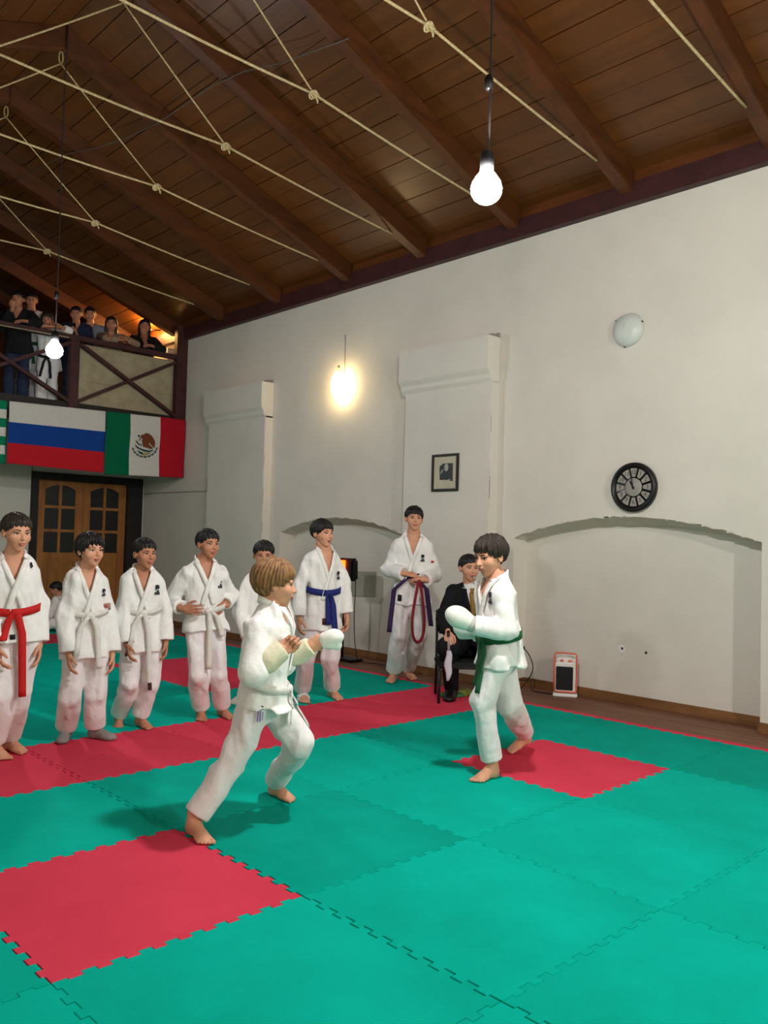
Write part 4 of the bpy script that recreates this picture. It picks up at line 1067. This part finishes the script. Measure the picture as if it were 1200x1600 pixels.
LATH = {'sh': .165, 'el': .20, 'wr': .19, 'hip': .075, 'kn': .09}
def joints_px(th, base, head, neck, pelvis, S=1.0, D=None, feetpx=None, **jj):
    """joints from their measured image positions, each at its own depth: (px, py[, forward_offset]) ; feet from ground contact"""
    D0 = D or depth(atz(*base)); sn, cs = math.sin(math.radians(th)), math.cos(math.radians(th)); J = {}
    g = lambda p, dd: atd(p[0], p[1], D0+dd)
    fo = lambda p: (p[2] if len(p) > 2 else 0.0)
    J['head'] = g(head, -fo(head)*cs); J['neck'] = g(neck, -fo(neck)*cs); J['pelvis'] = g(pelvis, -fo(pelvis)*cs)
    for k, v in jj.items():
        nm, sd = k[:-1], k[-1]; J[k] = g(v, (1 if sd == 'L' else -1)*LATH[nm]*S*sn - fo(v)*cs + (v[3] if len(v) > 3 else 0))
    lat = unit(np.cross(UPZ, facing(th)))
    J['neck'] = J['neck']+UPZ*.014*S
    for sd, s_ in (('L', 1), ('R', -1)): J['sh'+sd] = J['sh'+sd]-lat*s_*.032*S-UPZ*.036*S
    fdir = []
    for sd in 'LR':
        hl, to = feetpx[sd]; h_ = atz(*hl); t_ = atz(*to); d = unit(t_-h_); fdir.append(d)
        J['an'+sd] = h_+d*.045*S+UPZ*.085*S
        if 'hip'+sd not in J: J['hip'+sd] = J['pelvis']+lat*(1 if sd == 'L' else -1)*.078*S-UPZ*.03*S
    return J, fdir
def joints_std(base, th, H, lean=0.0):
    """plain standing skeleton"""
    f = facing(th); l = np.cross(UPZ, f); b = np.asarray(base, float); k = H/1.5; J = {}
    P = lambda a, c, z: b+l*a*k+f*c*k+UPZ*z*k
    J['pelvis'] = P(0, -lean*.2, .78); J['neck'] = P(0, lean, 1.24); J['head'] = P(0, .02+lean*1.3, 1.375)
    for sd, s_ in (('L', 1), ('R', -1)):
        J['sh'+sd] = P(s_*.155, lean*.9, 1.19); J['el'+sd] = P(s_*.20, -.01+lean*.6, .95); J['wr'+sd] = P(s_*.195, .05+lean*.4, .74)
        J['hip'+sd] = P(s_*.08, -lean*.2, .75); J['kn'+sd] = P(s_*.085, .015, .43); J['an'+sd] = P(s_*.09, -.02, .085)
    return J
# ================================================================== THE PEOPLE ON THE MAT
H_SHORT = lambda: hair_t('short', h=.022, fringe=.235, temple=.12, side=.03, back=-.22, thick=.045, puff=.04, jag=.035, seed=1)
H_FRINGE = lambda: hair_t('fringe', h=.022, fringe=.20, temple=.09, side=.0, back=-.25, thick=.045, puff=.035, jag=.035, seed=2, part=.10)
H_MOP = lambda: hair_t('mop', h=.022, fringe=.215, temple=.05, side=-.06, back=-.32, thick=.075, puff=.05, jag=.06, seed=3, edge=.03)
H_BOWL = lambda: hair_t('bowl', h=.022, fringe=.20, temple=.06, side=-.10, back=-.36, thick=.065, puff=.035, jag=.04, seed=4)
M_SOCK = mat('sock_grey', (150,146,142), .9, scale=40, rgb2=(134,130,126), bump=.3, bscale=80)
GRP = 'karate pupils lined up on the red mat strip'
BELTW = mat('belt_white', (226,223,217), .85, scale=30, rgb2=(210,207,200), bump=.25, bscale=80)
BELTR = mat('belt_red', (196,22,20), .75, scale=30, bump=.25, bscale=80)
BELTB = mat('belt_blue', (20,36,110), .75, scale=30, bump=.25, bscale=80)
BELTG = mat('belt_green', (18,92,52), .75, scale=30, bump=.25, bscale=80)
BELTP = mat('belt_purple', (52,26,72), .75, scale=30, bump=.25, bscale=80)

# pupil with the red belt
J, fd = joints_px(28, (14, 1182), (26, 833, .03), (21, 872), (23, 990), S=1.03, feetpx=dict(L=((6, 1170), (43, 1179)), R=((-16, 1178), (13, 1190))),
    shL=(51, 889), shR=(-11, 888), elL=(60, 945), elR=(-22, 948), wrL=(61, 1002, .06), wrR=(-6, 1010, .08), knL=(33, 1078, .03), knR=(6, 1082, .03))
p = Person('boy with a bright red belt at the left end of the line', J, 28, 48, -8, hh=.222, S=1.03, group=GRP, seed=1, fdir=fd)
p.hair(H_SHORT(), M_HAIRB); p.jacket(skirt=-.09); p.trousers(); p.belt(BELTR, .35, .048, [(.035, .52, .02, None), (-.03, .16, -.04, None)])
p.marks(.105, .40, .085)
p.patch(-.02, -.005, .03, .03, M_TAGB)

# pupil with grey socks
J, fd = joints_px(32, (122, 1158), (141, 861, .03), (135, 890), (135, 1010), S=.94, feetpx=dict(L=((140, 1152), (176, 1157)), R=((104, 1152), (93, 1167))),
    shL=(162, 906), shR=(112, 901), elL=(172, 962), elR=(103, 962), wrL=(175, 1018, .05), wrR=(107, 1020, .08), knL=(148, 1088, .03), knR=(111, 1092, .03))
p = Person('boy in grey socks with a white belt, second from the left in line', J, 32, 52, -2, hh=.212, S=.94, group=GRP, seed=2, fdir=fd, feet='sock')
p.hair(H_MOP(), M_HAIRK); p.jacket(skirt=-.13, rs=(.070, .064, .064)); p.trousers(rh=.078, rk=.078); p.belt(BELTW, .47, .042, [(.04, .36, .03, None), (-.05, .34, -.05, None)])
p.sock(sock_sdf, M_SOCK); p.marks(.10, .36, .06)
p.patch(.125, .27, .05, .045, mat('patch_flag', (150,170,150), .8, scale=30, rgb2=(170,60,56)), 'flag_patch')

# pupil with the white belt and dark end tags, stepping
J, fd = joints_px(25, (205, 1138), (226, 866, .03), (222, 892), (220, 1000), S=.93, feetpx=dict(L=((214, 1133), (240, 1142)), R=((186, 1129), (181, 1147))),
    shL=(248, 908), shR=(196, 905), elL=(258, 956), elR=(190, 957), wrL=(259, 1000, .05), wrR=(198, 1005, .08), knL=(234, 1068, .03), knR=(204, 1068, .06))
p = Person('boy stepping back with a white belt with dark red end tags, third from left', J, 25, 46, -3, hh=.208, S=.93, skin=M_SKIN2, group=GRP, seed=3, fdir=fd, fpitch=(0, 12))
p.hair(H_SHORT(), M_HAIRK); p.jacket(skirt=-.15, rs=(.069, .063, .062)); p.trousers(); p.belt(BELTW, .46, .040, [(.03, .56, .03, M_TAG), (-.05, .30, -.06, M_TAG)])
p.marks(.10, .36, .085)

# pupil with hands on hips
J, fd = joints_px(25, (325, 1127), (325, 851, .03), (319, 877), (321, 975), S=.98, feetpx=dict(L=((342, 1117), (367, 1126)), R=((313, 1119), (317, 1138))),
    shL=(350, 893), shR=(289, 889), elL=(361, 931, -.10), elR=(266, 940, -.10), wrL=(349, 947, .06), wrR=(286, 952, .06), knL=(342, 1052, .03), knR=(309, 1054, .03))
p = Person('boy standing with both hands on his hips and a white belt', J, 25, 44, -3, hh=.212, S=.98, skin=M_SKIN2, group=GRP, seed=4, fdir=fd, hands=('hip', 'hip'), palms=(-facing(25)*.6-np.cross(UPZ, facing(25)), -facing(25)*.6+np.cross(UPZ, facing(25))), hdir=(facing(25)*.4-RG*.8-UPZ*.15, facing(25)*.55+RG*.8))
p.hair(H_SHORT(), M_HAIRK); p.jacket(skirt=-.10, cuff=.05); p.trousers(rh=.074, rk=.074); p.belt(BELTW, .29, .042, [(.01, .44, .005, None), (.05, .20, .06, None)])
p.marks(.10, .30, .085)

# pupil half hidden behind the fighter
J, fd = joints_px(20, (412, 1117), (412, 868, .03), (410, 896), (412, 1005), S=.95, feetpx=dict(L=((425, 1112), (440, 1121)), R=((395, 1110), (392, 1122))),
    shL=(443, 912), shR=(381, 911), elL=(450, 962), elR=(376, 958), wrL=(440, 995, .12), wrR=(388, 995, .12), knL=(428, 1060, .03), knR=(398, 1060, .03))
p = Person('dark-haired boy mostly hidden behind the lunging fighter', J, 20, 10, -10, hh=.21, S=.95, skin=M_SKIN2, group=GRP, seed=5, fdir=fd)
p.hair(H_SHORT(), M_HAIRK); p.jacket(skirt=-.34); p.trousers(); p.belt(BELTW, .2, .042, [(.03, .3, .02, None)])

# pupil with the blue belt
J, fd = joints_px(28, (500, 1098), (504, 834, .03), (506, 860), (503, 972), S=1.06, feetpx=dict(L=((515, 1088), (550, 1102)), R=((470, 1092), (482, 1105))),
    shL=(526, 870), shR=(480, 869), elL=(538, 912), elR=(468, 915), wrL=(541, 958, .04), wrR=(467, 962, .05), knL=(516, 1026, .03), knR=(479, 1028, .03))
p = Person('boy with a blue belt in front of the left wall niche', J, 28, 48, -3, hh=.225, S=1.06, group=GRP, seed=6, fdir=fd)
p.hair(hair_t('full', h=.022, fringe=.20, temple=.05, side=-.04, back=-.28, thick=.05, puff=.04, jag=.02, seed=8), M_HAIRK); p.jacket(skirt=-.09); p.trousers(); p.belt(BELTB, .46, .052, [(.03, .42, .05, None), (-.005, .27, .01, None)])
p.marks(.11, .40, .085); p.patch(-.03, .02, .035, .055, mat('label_maroon', (72,34,34), .7), 'jacket_label')
b = MB(); M3, hl, _ = p.feet[1]
for k in range(3): b.tube([M3@np.array([.044*math.cos(a), .10+k*.022, max(.03+.034*math.sin(a), .002)])+hl for a in np.linspace(0, 6.283, 14)], .013, 6)
p.mb('foot_bandage', b, M_GI)

# tall pupil with the purple belt
J, fd = joints_px(0, (622, 1068), (647, 811, .03), (646, 838), (641, 938), S=1.16, feetpx=dict(L=((634, 1057), (656, 1067)), R=((617, 1062), (594, 1077))),
    shL=(669, 851), shR=(620, 848), elL=(678, 898, -.02), elR=(605, 890, -.02), wrL=(663, 906, .17), wrR=(632, 896, .17), knL=(654, 992, .03), knR=(624, 993, .03))
p = Person('tall boy with a purple belt holding a red belt loop, back by the wall', J, 0, 8, -2, hh=.232, S=1.16, group=GRP, seed=7, fdir=fd, hands=('grip', 'grip'), palms=(-UPZ+DG*.5, -UPZ+DG*.5), hdir=(-RG*.9+UPZ*.1, RG*.9-UPZ*.1))
p.hair(H_FRINGE(), M_HAIRK); p.jacket(skirt=-.06, cuff=.0, rs=(.068, .062, .066)); p.trousers(); p.belt(BELTP, .40, .045, [(-.16, .56, -.05, None), (.13, .48, .07, None)], tilt=.01)
p.marks(.10, .42, .085, kind=1); p.patch(-.11, .03, .04, .06, M_TAGB, 'jacket_label'); p.patch(.20, .40, .03, .022, mat('patch_red', (190,50,50), .8), 'sleeve_patch')
c0 = atd(655, 908, depth(J['pelvis'])-.24)
b = MB(); pts = []
for t in np.linspace(0, 2*math.pi, 26): pts.append(c0+np.array([0, 0, -.29])+RG*.085*math.sin(t)*(1 if abs(t-math.pi) > .0 else 1)*(.25+.75*(1-math.cos(t))/2)+UPZ*.30*math.cos(t)+DG*(.03*math.sin(t)-.02))
vv = []
for i, q in enumerate(pts):
    d = unit(np.asarray(pts[min(i+1, 25)])-np.asarray(pts[max(i-1, 0)])); nn = unit(np.cross(d, DG))
    for a, c in ((-1, -1), (1, -1), (1, 1), (-1, 1)): vv.append(q+nn*a*.013+DG*c*.016)
b.add(vv, [(i*4+k, i*4+(k+1) % 4, i*4+4+(k+1) % 4, i*4+4+k) for i in range(25) for k in range(4)])
o = b.build('red_belt', mat('belt_crimson', (132,24,38), .8, scale=30, bump=.25, bscale=80), smooth=True, origin=tuple(c0)); tag(o, 'folded dark red belt hanging in a loop from the tall boy’s hands', 'belt')

# ---- right fighter
J, fd = joints_px(-62, (765, 1212), (766, 870, .0), (776, 905), (780, 1018), S=.99, feetpx=dict(L=((776, 1213), (733, 1226)), R=((826, 1172), (786, 1179))),
    shL=(792, 925), shR=(758, 922), elL=(793, 985), elR=(765, 985), wrL=(741, 977), wrR=(742, 988, 0, -.06), knL=(754, 1098), knR=(795, 1098))
lf = facing(-62)
J['hipL'] = J['pelvis']-DG*.085-UPZ*.02; J['hipR'] = J['pelvis']+DG*.07-UPZ*.02
J['anR'] = J['anR']+UPZ*.04
p = Person('boy in white mitts and green belt facing left on the small red square', J, -62, -54, -14, hh=.226, S=.99, seed=8, fdir=fd, hands=(None, None), fpitch=(0, 13), cat='person', ws=.165)
p.hair(hair_t('bowl2', h=.020, fringe=.215, temple=.07, side=-.02, back=-.34, thick=.07, puff=.05, jag=.06, seed=11, edge=.04), M_HAIRB); p.jacket(skirt=-.17, rs=(.072, .066, .062), amp=.015, V=.55); p.trousers(rt=.090, rk=.075, rh=.066, up_=.03); p.belt(BELTG, .23, .048, [(.04, .30, .01, None), (.0, .26, .0, None)], tilt=.025)
p.marks(.085, .33, .085)
M_MITT = mat('mitt_white', (238,236,228), .5, scale=8, rgb2=(228,226,218), spec=.4)
def mitt(p, sd, c, d, R=.066, S=1.0, cl=.075):
    """padded karate mitt: bulb + cuff"""
    d = unit(d); w0 = c-d*cl
    f = lambda P: smin(smin(ell_or(P, c+d*.01, np.cross(d, UPZ)/np.linalg.norm(np.cross(d, UPZ)), d, unit(np.cross(np.cross(d, UPZ), d)), R*.86, R*1.2, R*.93), cone(P, w0-d*.03, c, R*.66, R*.74), .03), cone(P, c-d*.03-UPZ*.03, c+d*.03-UPZ*.045, .026, .024), .012)
    V, Q = surf(f, c-.2, c+.2, .007); o = p.add('mitt', V, Q, M_MITT)
    b = MB(); b.lathe([(R*.69, -.02), (R*.72, -.015), (R*.72, .015), (R*.69, .02)], w0-d*.005, d, 24); s_ = p.mb('strap', b, mat('strap_grey', (196,194,188), .6), o)
    return o
mitt(p, 'L', atd(718, 965, depth(J['wrL'])), atd(718, 965, depth(J['wrL']))-J['wrL'], .068)
mitt(p, 'R', atd(728, 983, depth(J['wrR'])), -RG+UPZ*.15, .060)

# ---- left fighter, lunging to the right
J, fd = joints_px(95, (380, 1290), (430, 914, .0), (424, 948), (411, 1092), S=.93, D=4.12, feetpx=dict(L=((422, 1240), (474, 1259)), R=((297, 1301), (331, 1326))),
    shL=(437, 972), shR=(404, 974), elL=(440, 1036), elR=(396, 1050, 0, -.05), wrL=(480, 1012), wrR=(436, 1018), knL=(468, 1160), knR=(358, 1200))
J['hipL'] = J['pelvis']+DG*.07+RG*.03-UPZ*.02; J['hipR'] = J['pelvis']-DG*.07-RG*.02-UPZ*.02
J['anR'] = atz(297, 1301)+unit(atz(331, 1326)-atz(297, 1301))*.04+UPZ*.08
p = Person('blond boy lunging right with fists raised in the foreground', J, 95, 104, -6, hh=.216, S=.93, seed=9, fdir=fd, hands=('fist', 'fist'), ws=.165, palms=(DG, -DG))
p.hair(hair_t('blond', h=.019, fringe=.20, temple=.05, side=-.05, back=-.40, thick=.08, puff=.05, jag=.06, seed=14, edge=.035), M_HAIRL); p.jacket(skirt=-.05, flare=1.16, cuff=.12, rs=(.078, .075, .066), amp=.015, V=.58); p.trousers(rt=.092, rk=.077, rh=.068, up_=.02, amp=.015); p.belt(BELTW, .19, .042, [(.04, .20, .05, None), (-.03, .16, -.02, None)], tilt=.03)
for sd, q in (('L', (520, 996)), ):
    c = atd(q[0], q[1], depth(J['wrL'])); p_ = mitt(p, sd, c-RG*.004, RG+UPZ*.15, .044, cl=.012)
M_PAD = mat('pad_cream', (226,220,192), .8, scale=14, rgb2=(210,202,172), bump=.3, bscale=30)
for sd in 'LR':
    a, c = J['el'+sd]*.45+J['wr'+sd]*.55, J['wr'+sd]+unit(J['wr'+sd]-J['el'+sd])*.02
    V, Q = surf(lambda P: fcone(P, a, c, .058, .052)+folds(P, .003, 2), np.minimum(a, c)-.1, np.maximum(a, c)+.1, .007); p.add('forearm_pad', V, Q, M_PAD)
for (x0_, x1_, y0_, y1_, c_) in ((407, 412, 1103, 1109, M_INK), (402, 404, 1112, 1128, None), (406, 408, 1110, 1128, None), (410, 411.5, 1112, 1126, None)):
    px_ = [(x0_, y0_), (x1_, y0_), (x1_-1, y1_), (x0_-1, y1_)]
    O_ = np.array([atd(x, y, 3.4) for x, y in px_]); D_ = np.array([unit(ray(x, y)) for x, y in px_]); Q_ = p.march(O_, D_, 90, 1.3, p.tfull)-D_*.010
    b = MB(); b.add(list(Q_)+list(Q_+D_*.003), [(0, 1, 2, 3), (7, 6, 5, 4), (0, 4, 5, 1), (1, 5, 6, 2), (2, 6, 7, 3), (3, 7, 4, 0)])
    p.mb('embroidered_stroke', b, c_ or mat('embroidery', (134,112,170), .8), p.to, False)
# ================================================================== REFEREE, SEATED CHILD, GALLERY
M_SUIT = mat('suit_black', (22,22,25), .85, scale=20, rgb2=(14,14,16), bump=.2, bscale=60, spec=.2)
M_SHIRT = mat('shirt_white', (226,222,222), .8, scale=20, var=.06)
J, fd = joints_px(6, (702, 1098), (733, 888, -.30), (735, 919, -.33), (735, 1008, -.40), S=1.1, feetpx=dict(L=((776, 1090), (772, 1103)), R=((706, 1089), (697, 1103))),
    shL=(764, 919, -.33), shR=(703, 918, -.33), elL=(775, 966, -.26), elR=(692, 966, -.24), wrL=(768, 990, -.02), wrR=(700, 988, .0), knL=(768, 1012, .02), knR=(700, 1012, .02))
J['hipL'] = J['pelvis']+RG*.09; J['hipR'] = J['pelvis']-RG*.09
p = Person('seated referee in a black suit and gold tie with a whistle, behind the right fighter', J, 6, 16, -4, hh=.236, S=1.1, seed=3, fdir=fd, hands=('relax', 'grip'), palms=(-UPZ, -UPZ+RG*.3), hdir=(-DG*.7-UPZ*.5, -DG*.7-UPZ*.5), feet='shoe')
p.hair(hair_t('man', h=.022, fringe=.245, temple=.17, side=.05, back=-.20, thick=.032, puff=.03, jag=.02, seed=21, part=-.12), M_HAIRK)
p.jacket(M_SUIT, 'suit_jacket', skirt=-.10, flare=1.0, rs=(.066, .058, .050), V=.22, vw=.078, amp=.004, cuff=.02, lapmat=M_SUIT)
sf = lambda P: smax(smax(p.torso(P, -.007), p.uv(P)[2]-p.L*1.06, .01), p.L*.10-p.uv(P)[2], .01)
V, Q = surf(lambda P: smin(sf(P), smax(cone(P, J['neck'], J['neck']+p.up*.045, .068*1.1, .062*1.1), -cone(P, J['neck'], J['neck']+p.up*.2, .056*1.1, .058*1.1), .004), .012), p.lo, p.hi, .0085); so = p.add('shirt', V, Q, M_SHIRT)
M_TIE = mat('tie_gold', (150,112,48), .6, scale=40, rgb2=(122,88,34))
p.ribbon('tie', [(0, p.L*1.0), (0, p.L*.93)], .038, .012, .004, M_TIE, None, 4, sf)
p.ribbon('tie', [(0, p.L*.93), (.002, p.L*.5), (.004, p.L*.12)], .062, .008, .003, M_TIE, None, 6, sf)
p.trousers(M_SUIT, rt=.085, rk=.070, rh=.062, up_=.0); p.sock(shoe_sdf, M_BLACK, 'shoe', .2)
rj = J
# whistle
mo = p.HM@(np.array([.01, .47, -.245])*p.hh)+J['head']
b = MB(); b.lathe([(.006,0),(.008,.012),(.008,.03),(.005,.036)], tuple(mo-p.HM[:, 1]*.01), tuple(p.HM[:, 1]-UPZ*.5), 10); b.ball(tuple(mo+p.HM[:, 1]*.02-UPZ*.014), .011, 10, 7)
tag(b.build('whistle', mat('steel', (190,190,192), .25, metal=.9), smooth=True, origin=tuple(mo)), 'small whistle held between the seated referee’s lips', 'whistle')
# rolled hand flag
h0 = J['wrR']-DG*.075-UPZ*.045
t = empty('hand_flag', tuple(h0)); tag(t, 'rolled white hand flag held over the seated referee’s knee', 'flag')
tp(t, 'stick', lambda b: b.tube([-DG*-.03+UPZ*.05, -DG*.05-UPZ*.10], .012, 10), mat('stick_grey', (150,130,132), .5))
tp(t, 'grip', lambda b: b.tube([-DG*-.035+UPZ*.06, -DG*-.01+UPZ*.01], .014, 10), M_BLACK)
def clothtail(b):
    vs = []; n_ = 9
    for i in range(n_):
        s_ = i/(n_-1); c = np.asarray(-DG*(.05+.01*s_)-UPZ*(.10+.26*s_)); w_ = .020+.018*math.sin(s_*2.6)
        for k in range(8):
            a = k*math.pi/4; vs.append(c+RG*math.cos(a)*w_*(1-.6*s_**3)+DG*math.sin(a)*(.012-.004*s_)+RG*.006*math.sin(i*1.3))
    b.add(vs, [(i*8+k, i*8+(k+1) % 8, i*8+8+(k+1) % 8, i*8+8+k) for i in range(n_-1) for k in range(8)]+[tuple(range((n_-1)*8, n_*8))])
tp(t, 'cloth', clothtail, mat('flag_lilac_white', (206,198,212), .85))
# chair
cf = atz(683, 1100); ch = empty('chair', tuple(cf+RG*.24+DG*.22)); a0 = math.atan2(RG[1], RG[0]); ch.rotation_euler = (0, 0, a0)
tag(ch, 'black metal chair with padded seat under the referee', 'chair')
M_CH = mat('chair_metal', (26,30,30), .45); M_PADK = mat('chair_pad', (18,18,19), .8)
zs = float(min(J['hipL'][2], J['hipR'][2]))-.105
tp(ch, 'seat', lambda b: b.box((-.245, -.20, zs-.06), (.245, .26, zs)), M_PADK, False, .018)
for x, y in ((-.225, -.19), (.225, -.19)): tp(ch, 'leg', lambda b: b.tube([(x, y, 0), (x, y+.01, zs-.03)], .0135, 10), M_CH)
for x in (-.225, .225): tp(ch, 'leg', lambda b: b.tube([(x, .27, 0), (x, .23, zs-.02), (x, .30, zs+.42)], .0135, 10), M_CH)
for y in (-.185, .235): tp(ch, 'seat_rail', lambda b: b.tube([(-.225, y, zs-.05), (.225, y, zs-.05)], .011, 8), M_CH)
tp(ch, 'backrest', lambda b: b.box((-.22, .27, zs+.20), (.22, .305, zs+.45)), M_PADK, False, .015)
# folded flags under the chair
for (px, py, c, w_, lb, sd) in ((708, 1088, (70,120,60), .20, 'crumpled green cloth lying under the chair', 1), (727, 1086, (170,176,66), .17, 'yellow-green folded cloth lying under the chair', 2)):
    g0 = atz(px, py); 
    f = lambda P: smax(ell_or(P, g0+UPZ*.012, unit(RG*.9+DG*.4), unit(DG*.9-RG*.4), UPZ, w_*.72, w_*.42, .036)+folds(P-g0.astype(F4), .008, sd), -(P[:, 2]-.001), .003)
    V, Q = surf(f, g0-np.array([.3, .3, .02]), g0+np.array([.3, .3, .09]), .008)
    o = bpy.data.objects.new('folded_cloth', np_mesh('folded_cloth', V-g0, Q, [mat('cloth%d' % sd, c, .85, scale=12, rgb2=(60,110,62), bump=.2)])); COL.objects.link(o); o.location = g0; tag(o, lb, 'cloth')
# ---- child sitting far back by the doors
g0 = atz(98, 986); f = facing(-75); l = np.cross(UPZ, f); K = lambda a, c, z: g0+l*a+f*c+UPZ*z
J = dict(pelvis=K(0, 0, .13), neck=K(0, .10, .47), head=K(0, .16, .60), shL=K(.14, .10, .44), shR=K(-.14, .10, .44), elL=K(.19, .16, .25), elR=K(-.19, .16, .25), wrL=K(.10, .33, .17), wrR=K(-.10, .33, .17),
    hipL=K(.09, .02, .12), hipR=K(-.09, .02, .12), knL=K(.20, .33, .12), knR=K(-.20, .33, .12), anL=K(-.06, .30, .06), anR=K(.06, .40, .06))
J['head'] = atd(87, 921, depth(g0)-.02)
p = Person('child in white sitting on the floor by the double doors', J, -75, -70, -20, hh=.20, S=.85, seed=5, res='lo', fdir=(l, -l), skin=M_SKIN2)
p.hair(hair_t('shortlo', h=.034, fringe=.235, temple=.12, side=.03, back=-.22, thick=.035, puff=.03, jag=.025, seed=1), M_HAIRK); p.jacket(skirt=-.25, h=.013); p.trousers(h=.013)

# ---- spectators on the gallery
GB = GZ-.03; RAILZ = 4.30
M_JEANS = mat('jeans', (42,54,80), .9, scale=14, rgb2=(30,40,62), bump=.2, bscale=50)
HL = {'s': lambda: hair_t('shortlo', h=.034), 'm': lambda: hair_t('mopL', h=.034, fringe=.2, temple=.05, side=-.06, back=-.32, thick=.06, puff=.045, jag=.05, seed=3), 'l': lambda: hair_t('longL', h=.034, fringe=.24, temple=.12, side=.05, back=-.2, thick=.05, puff=.02, jag=.01, seed=6, long_=.55), 'b': lambda: hair_t('bunL', h=.034, fringe=.25, temple=.12, side=.02, back=-.22, thick=.035, puff=.01, jag=.01, seed=7)}
def spect(px, py, x, label, hair, hmat, top, legs, th=12, arms='rail', hth=None, hp=-10, hh=.225, lean=.06, gi=False, lapel=False, belt=None, wr=None, shoe=M_BLACK):
    hd = atx(px, py, x); H = (hd[2]-GB)/.917; k = H/1.5
    J = joints_std((hd[0], hd[1], GB), th, H, lean); off = hd-J['head']; off[2] = 0
    for q in J: J[q] = J[q]+off*(1 if q in ('head', 'neck', 'shL', 'shR', 'pelvis', 'elL', 'elR', 'wrL', 'wrR', 'hipL', 'hipR') else .6)
    l = np.cross(UPZ, facing(th)); hands = ('relax', 'relax'); palms = (None, None); hdir = (None, None)
    if arms == 'rail':
        for sd, s_ in (('L', 1), ('R', -1)):
            J['el'+sd] = np.array([GX-.09, 0, RAILZ+.055])+np.array([0, J['neck'][1]+l[1]*s_*.27*k, 0]); J['wr'+sd] = np.array([GX-.03, J['neck'][1]+l[1]*s_*.06*k, RAILZ+.06+(.03 if sd == 'L' else 0)])
        palms = (-UPZ, -UPZ)
    if arms == 'chin':
        for sd, s_ in (('L', 1), ('R', -1)):
            J['el'+sd] = np.array([GX-.09, J['neck'][1]+l[1]*s_*.16*k, RAILZ+.05]); J['wr'+sd] = np.array([GX-.03, J['neck'][1]-l[1]*s_*.04*k, RAILZ+.06])
        J['wrR'] = J['head']+facing(th)*.11-UPZ*.15-l*.03; J['elR'] = np.array([GX-.09, J['neck'][1]-l[1]*.12*k, RAILZ+.06]); palms = (-UPZ, -facing(th)); hdir = (None, UPZ-l*-.2)
        hands = ('relax', 'grip')
    if arms == 'mouth':
        J['wrR'] = J['head']+facing(th)*.13-UPZ*.16-l*.03; J['elR'] = J['shR']-UPZ*.24-l*.05+facing(th)*.10; J['elL'] = np.array([GX-.1, J['neck'][1]+l[1]*.2, RAILZ+.08]); J['wrL'] = np.array([GX-.03, J['neck'][1]-l[1]*.05, RAILZ+.06]); palms = (-UPZ, -facing(th)); hdir = (None, UPZ); hands = ('relax', 'grip')
    if arms == 'phone':
        for sd, s_ in (('L', 1), ('R', -1)): J['wr'+sd] = J['neck']+facing(th)*.24-UPZ*.20+l*s_*.035; J['el'+sd] = J['sh'+sd]-UPZ*.22+l*s_*.05+facing(th)*.05
        hands = ('grip', 'grip'); palms = (-l, l); hdir = (facing(th)+UPZ*.6, facing(th)+UPZ*.6)
    p = Person(label, J, th, hth, hp, hh=hh, S=k, res='lo', seed=int(px) % 7, hands=hands, palms=palms, hdir=hdir, feet='shoe', skin=M_SKIN2, group='spectators on the balcony', ws=.165*k)
    p.hair(HL[hair](), hmat); p.jacket(top, 'jacket' if gi else 'top', skirt=-.34 if gi else -.22, rs=(.062, .056, .05) if not gi else (.068, .064, .06), V=.72, vw=.06, lapel=gi, flare=1.12, off=.008, cuff=.02 if not gi else .09, amp=.004)
    p.trousers(legs, rh=.075 if not gi else .085, rt=.085); p.sock(shoe_sdf, shoe, 'shoe', .2)
    if belt: p.belt(belt, .2, .045, [(.03, .3, .04, None), (-.03, .28, -.05, None)])
    return p, J
M_NAVY = mat('navy_knit', (26,34,66), .9, scale=16, rgb2=(18,24,48), bump=.3)
M_GREYT = mat('grey_top', (120,122,134), .9, scale=16)
M_BEIGE = mat('beige_top', (150,122,100), .9, scale=16)
M_KNIT = mat('black_knit', (20,20,24), .9, scale=16, rgb2=(12,12,14))
spect(28, 468, -8.62, 'man in a black coat and jeans covering his mouth, at the left of the balcony', 's', M_HAIRK, M_KNIT, M_JEANS, 8, 'mouth', hp=-12, hh=.235)
spect(49, 470, -9.05, 'person in white karate clothes behind the man in black on the balcony', 's', M_HAIRK, M_GI, M_GIT, 20, 'down', gi=True, belt=BELTG)
spect(74, 500, -8.50, 'boy in a karate jacket resting his folded arms on the balcony rail', 'm', M_HAIRB, M_GI, M_GIT, 10, 'rail', hp=-14, hh=.215, lean=.14, gi=True, belt=mat('belt_black', (22,20,22), .8))
pw2, JW = spect(119, 491, -8.62, 'woman in a navy sweater holding a phone on the balcony', 'b', M_HAIRK, M_NAVY, M_JEANS, 14, 'phone', hp=-14)
spect(141, 492, -8.80, 'boy in a grey top standing behind the balcony rail', 's', M_HAIRK, M_GREYT, M_JEANS, 18, 'down', hp=-10)
spect(174, 507, -8.62, 'woman with shoulder-length brown hair in a beige top on the balcony', 'l', M_HAIRB, M_BEIGE, M_JEANS, 16, 'rail', hp=-10)
spect(226, 511, -8.55, 'woman in black with her chin on her hand beside the balcony corner post', 'l', M_HAIRK, M_KNIT, M_JEANS, 22, 'chin', hp=-8, lean=.12)
# phone
pc = (JW['wrL']+JW['wrR'])/2+facing(14)*.09+UPZ*.07
b = MB(); M3 = np.stack([RG, facing(14), UPZ], 1); b.box((-.036, -.004, -.07), (.036, .004, .07)); b.v = [tuple(M3@np.array(q)) for q in b.v]
o = b.build('phone', M_BLACK, bevel=.004); o.location = pc; tag(o, 'dark phone held by the woman in navy on the balcony', 'phone')
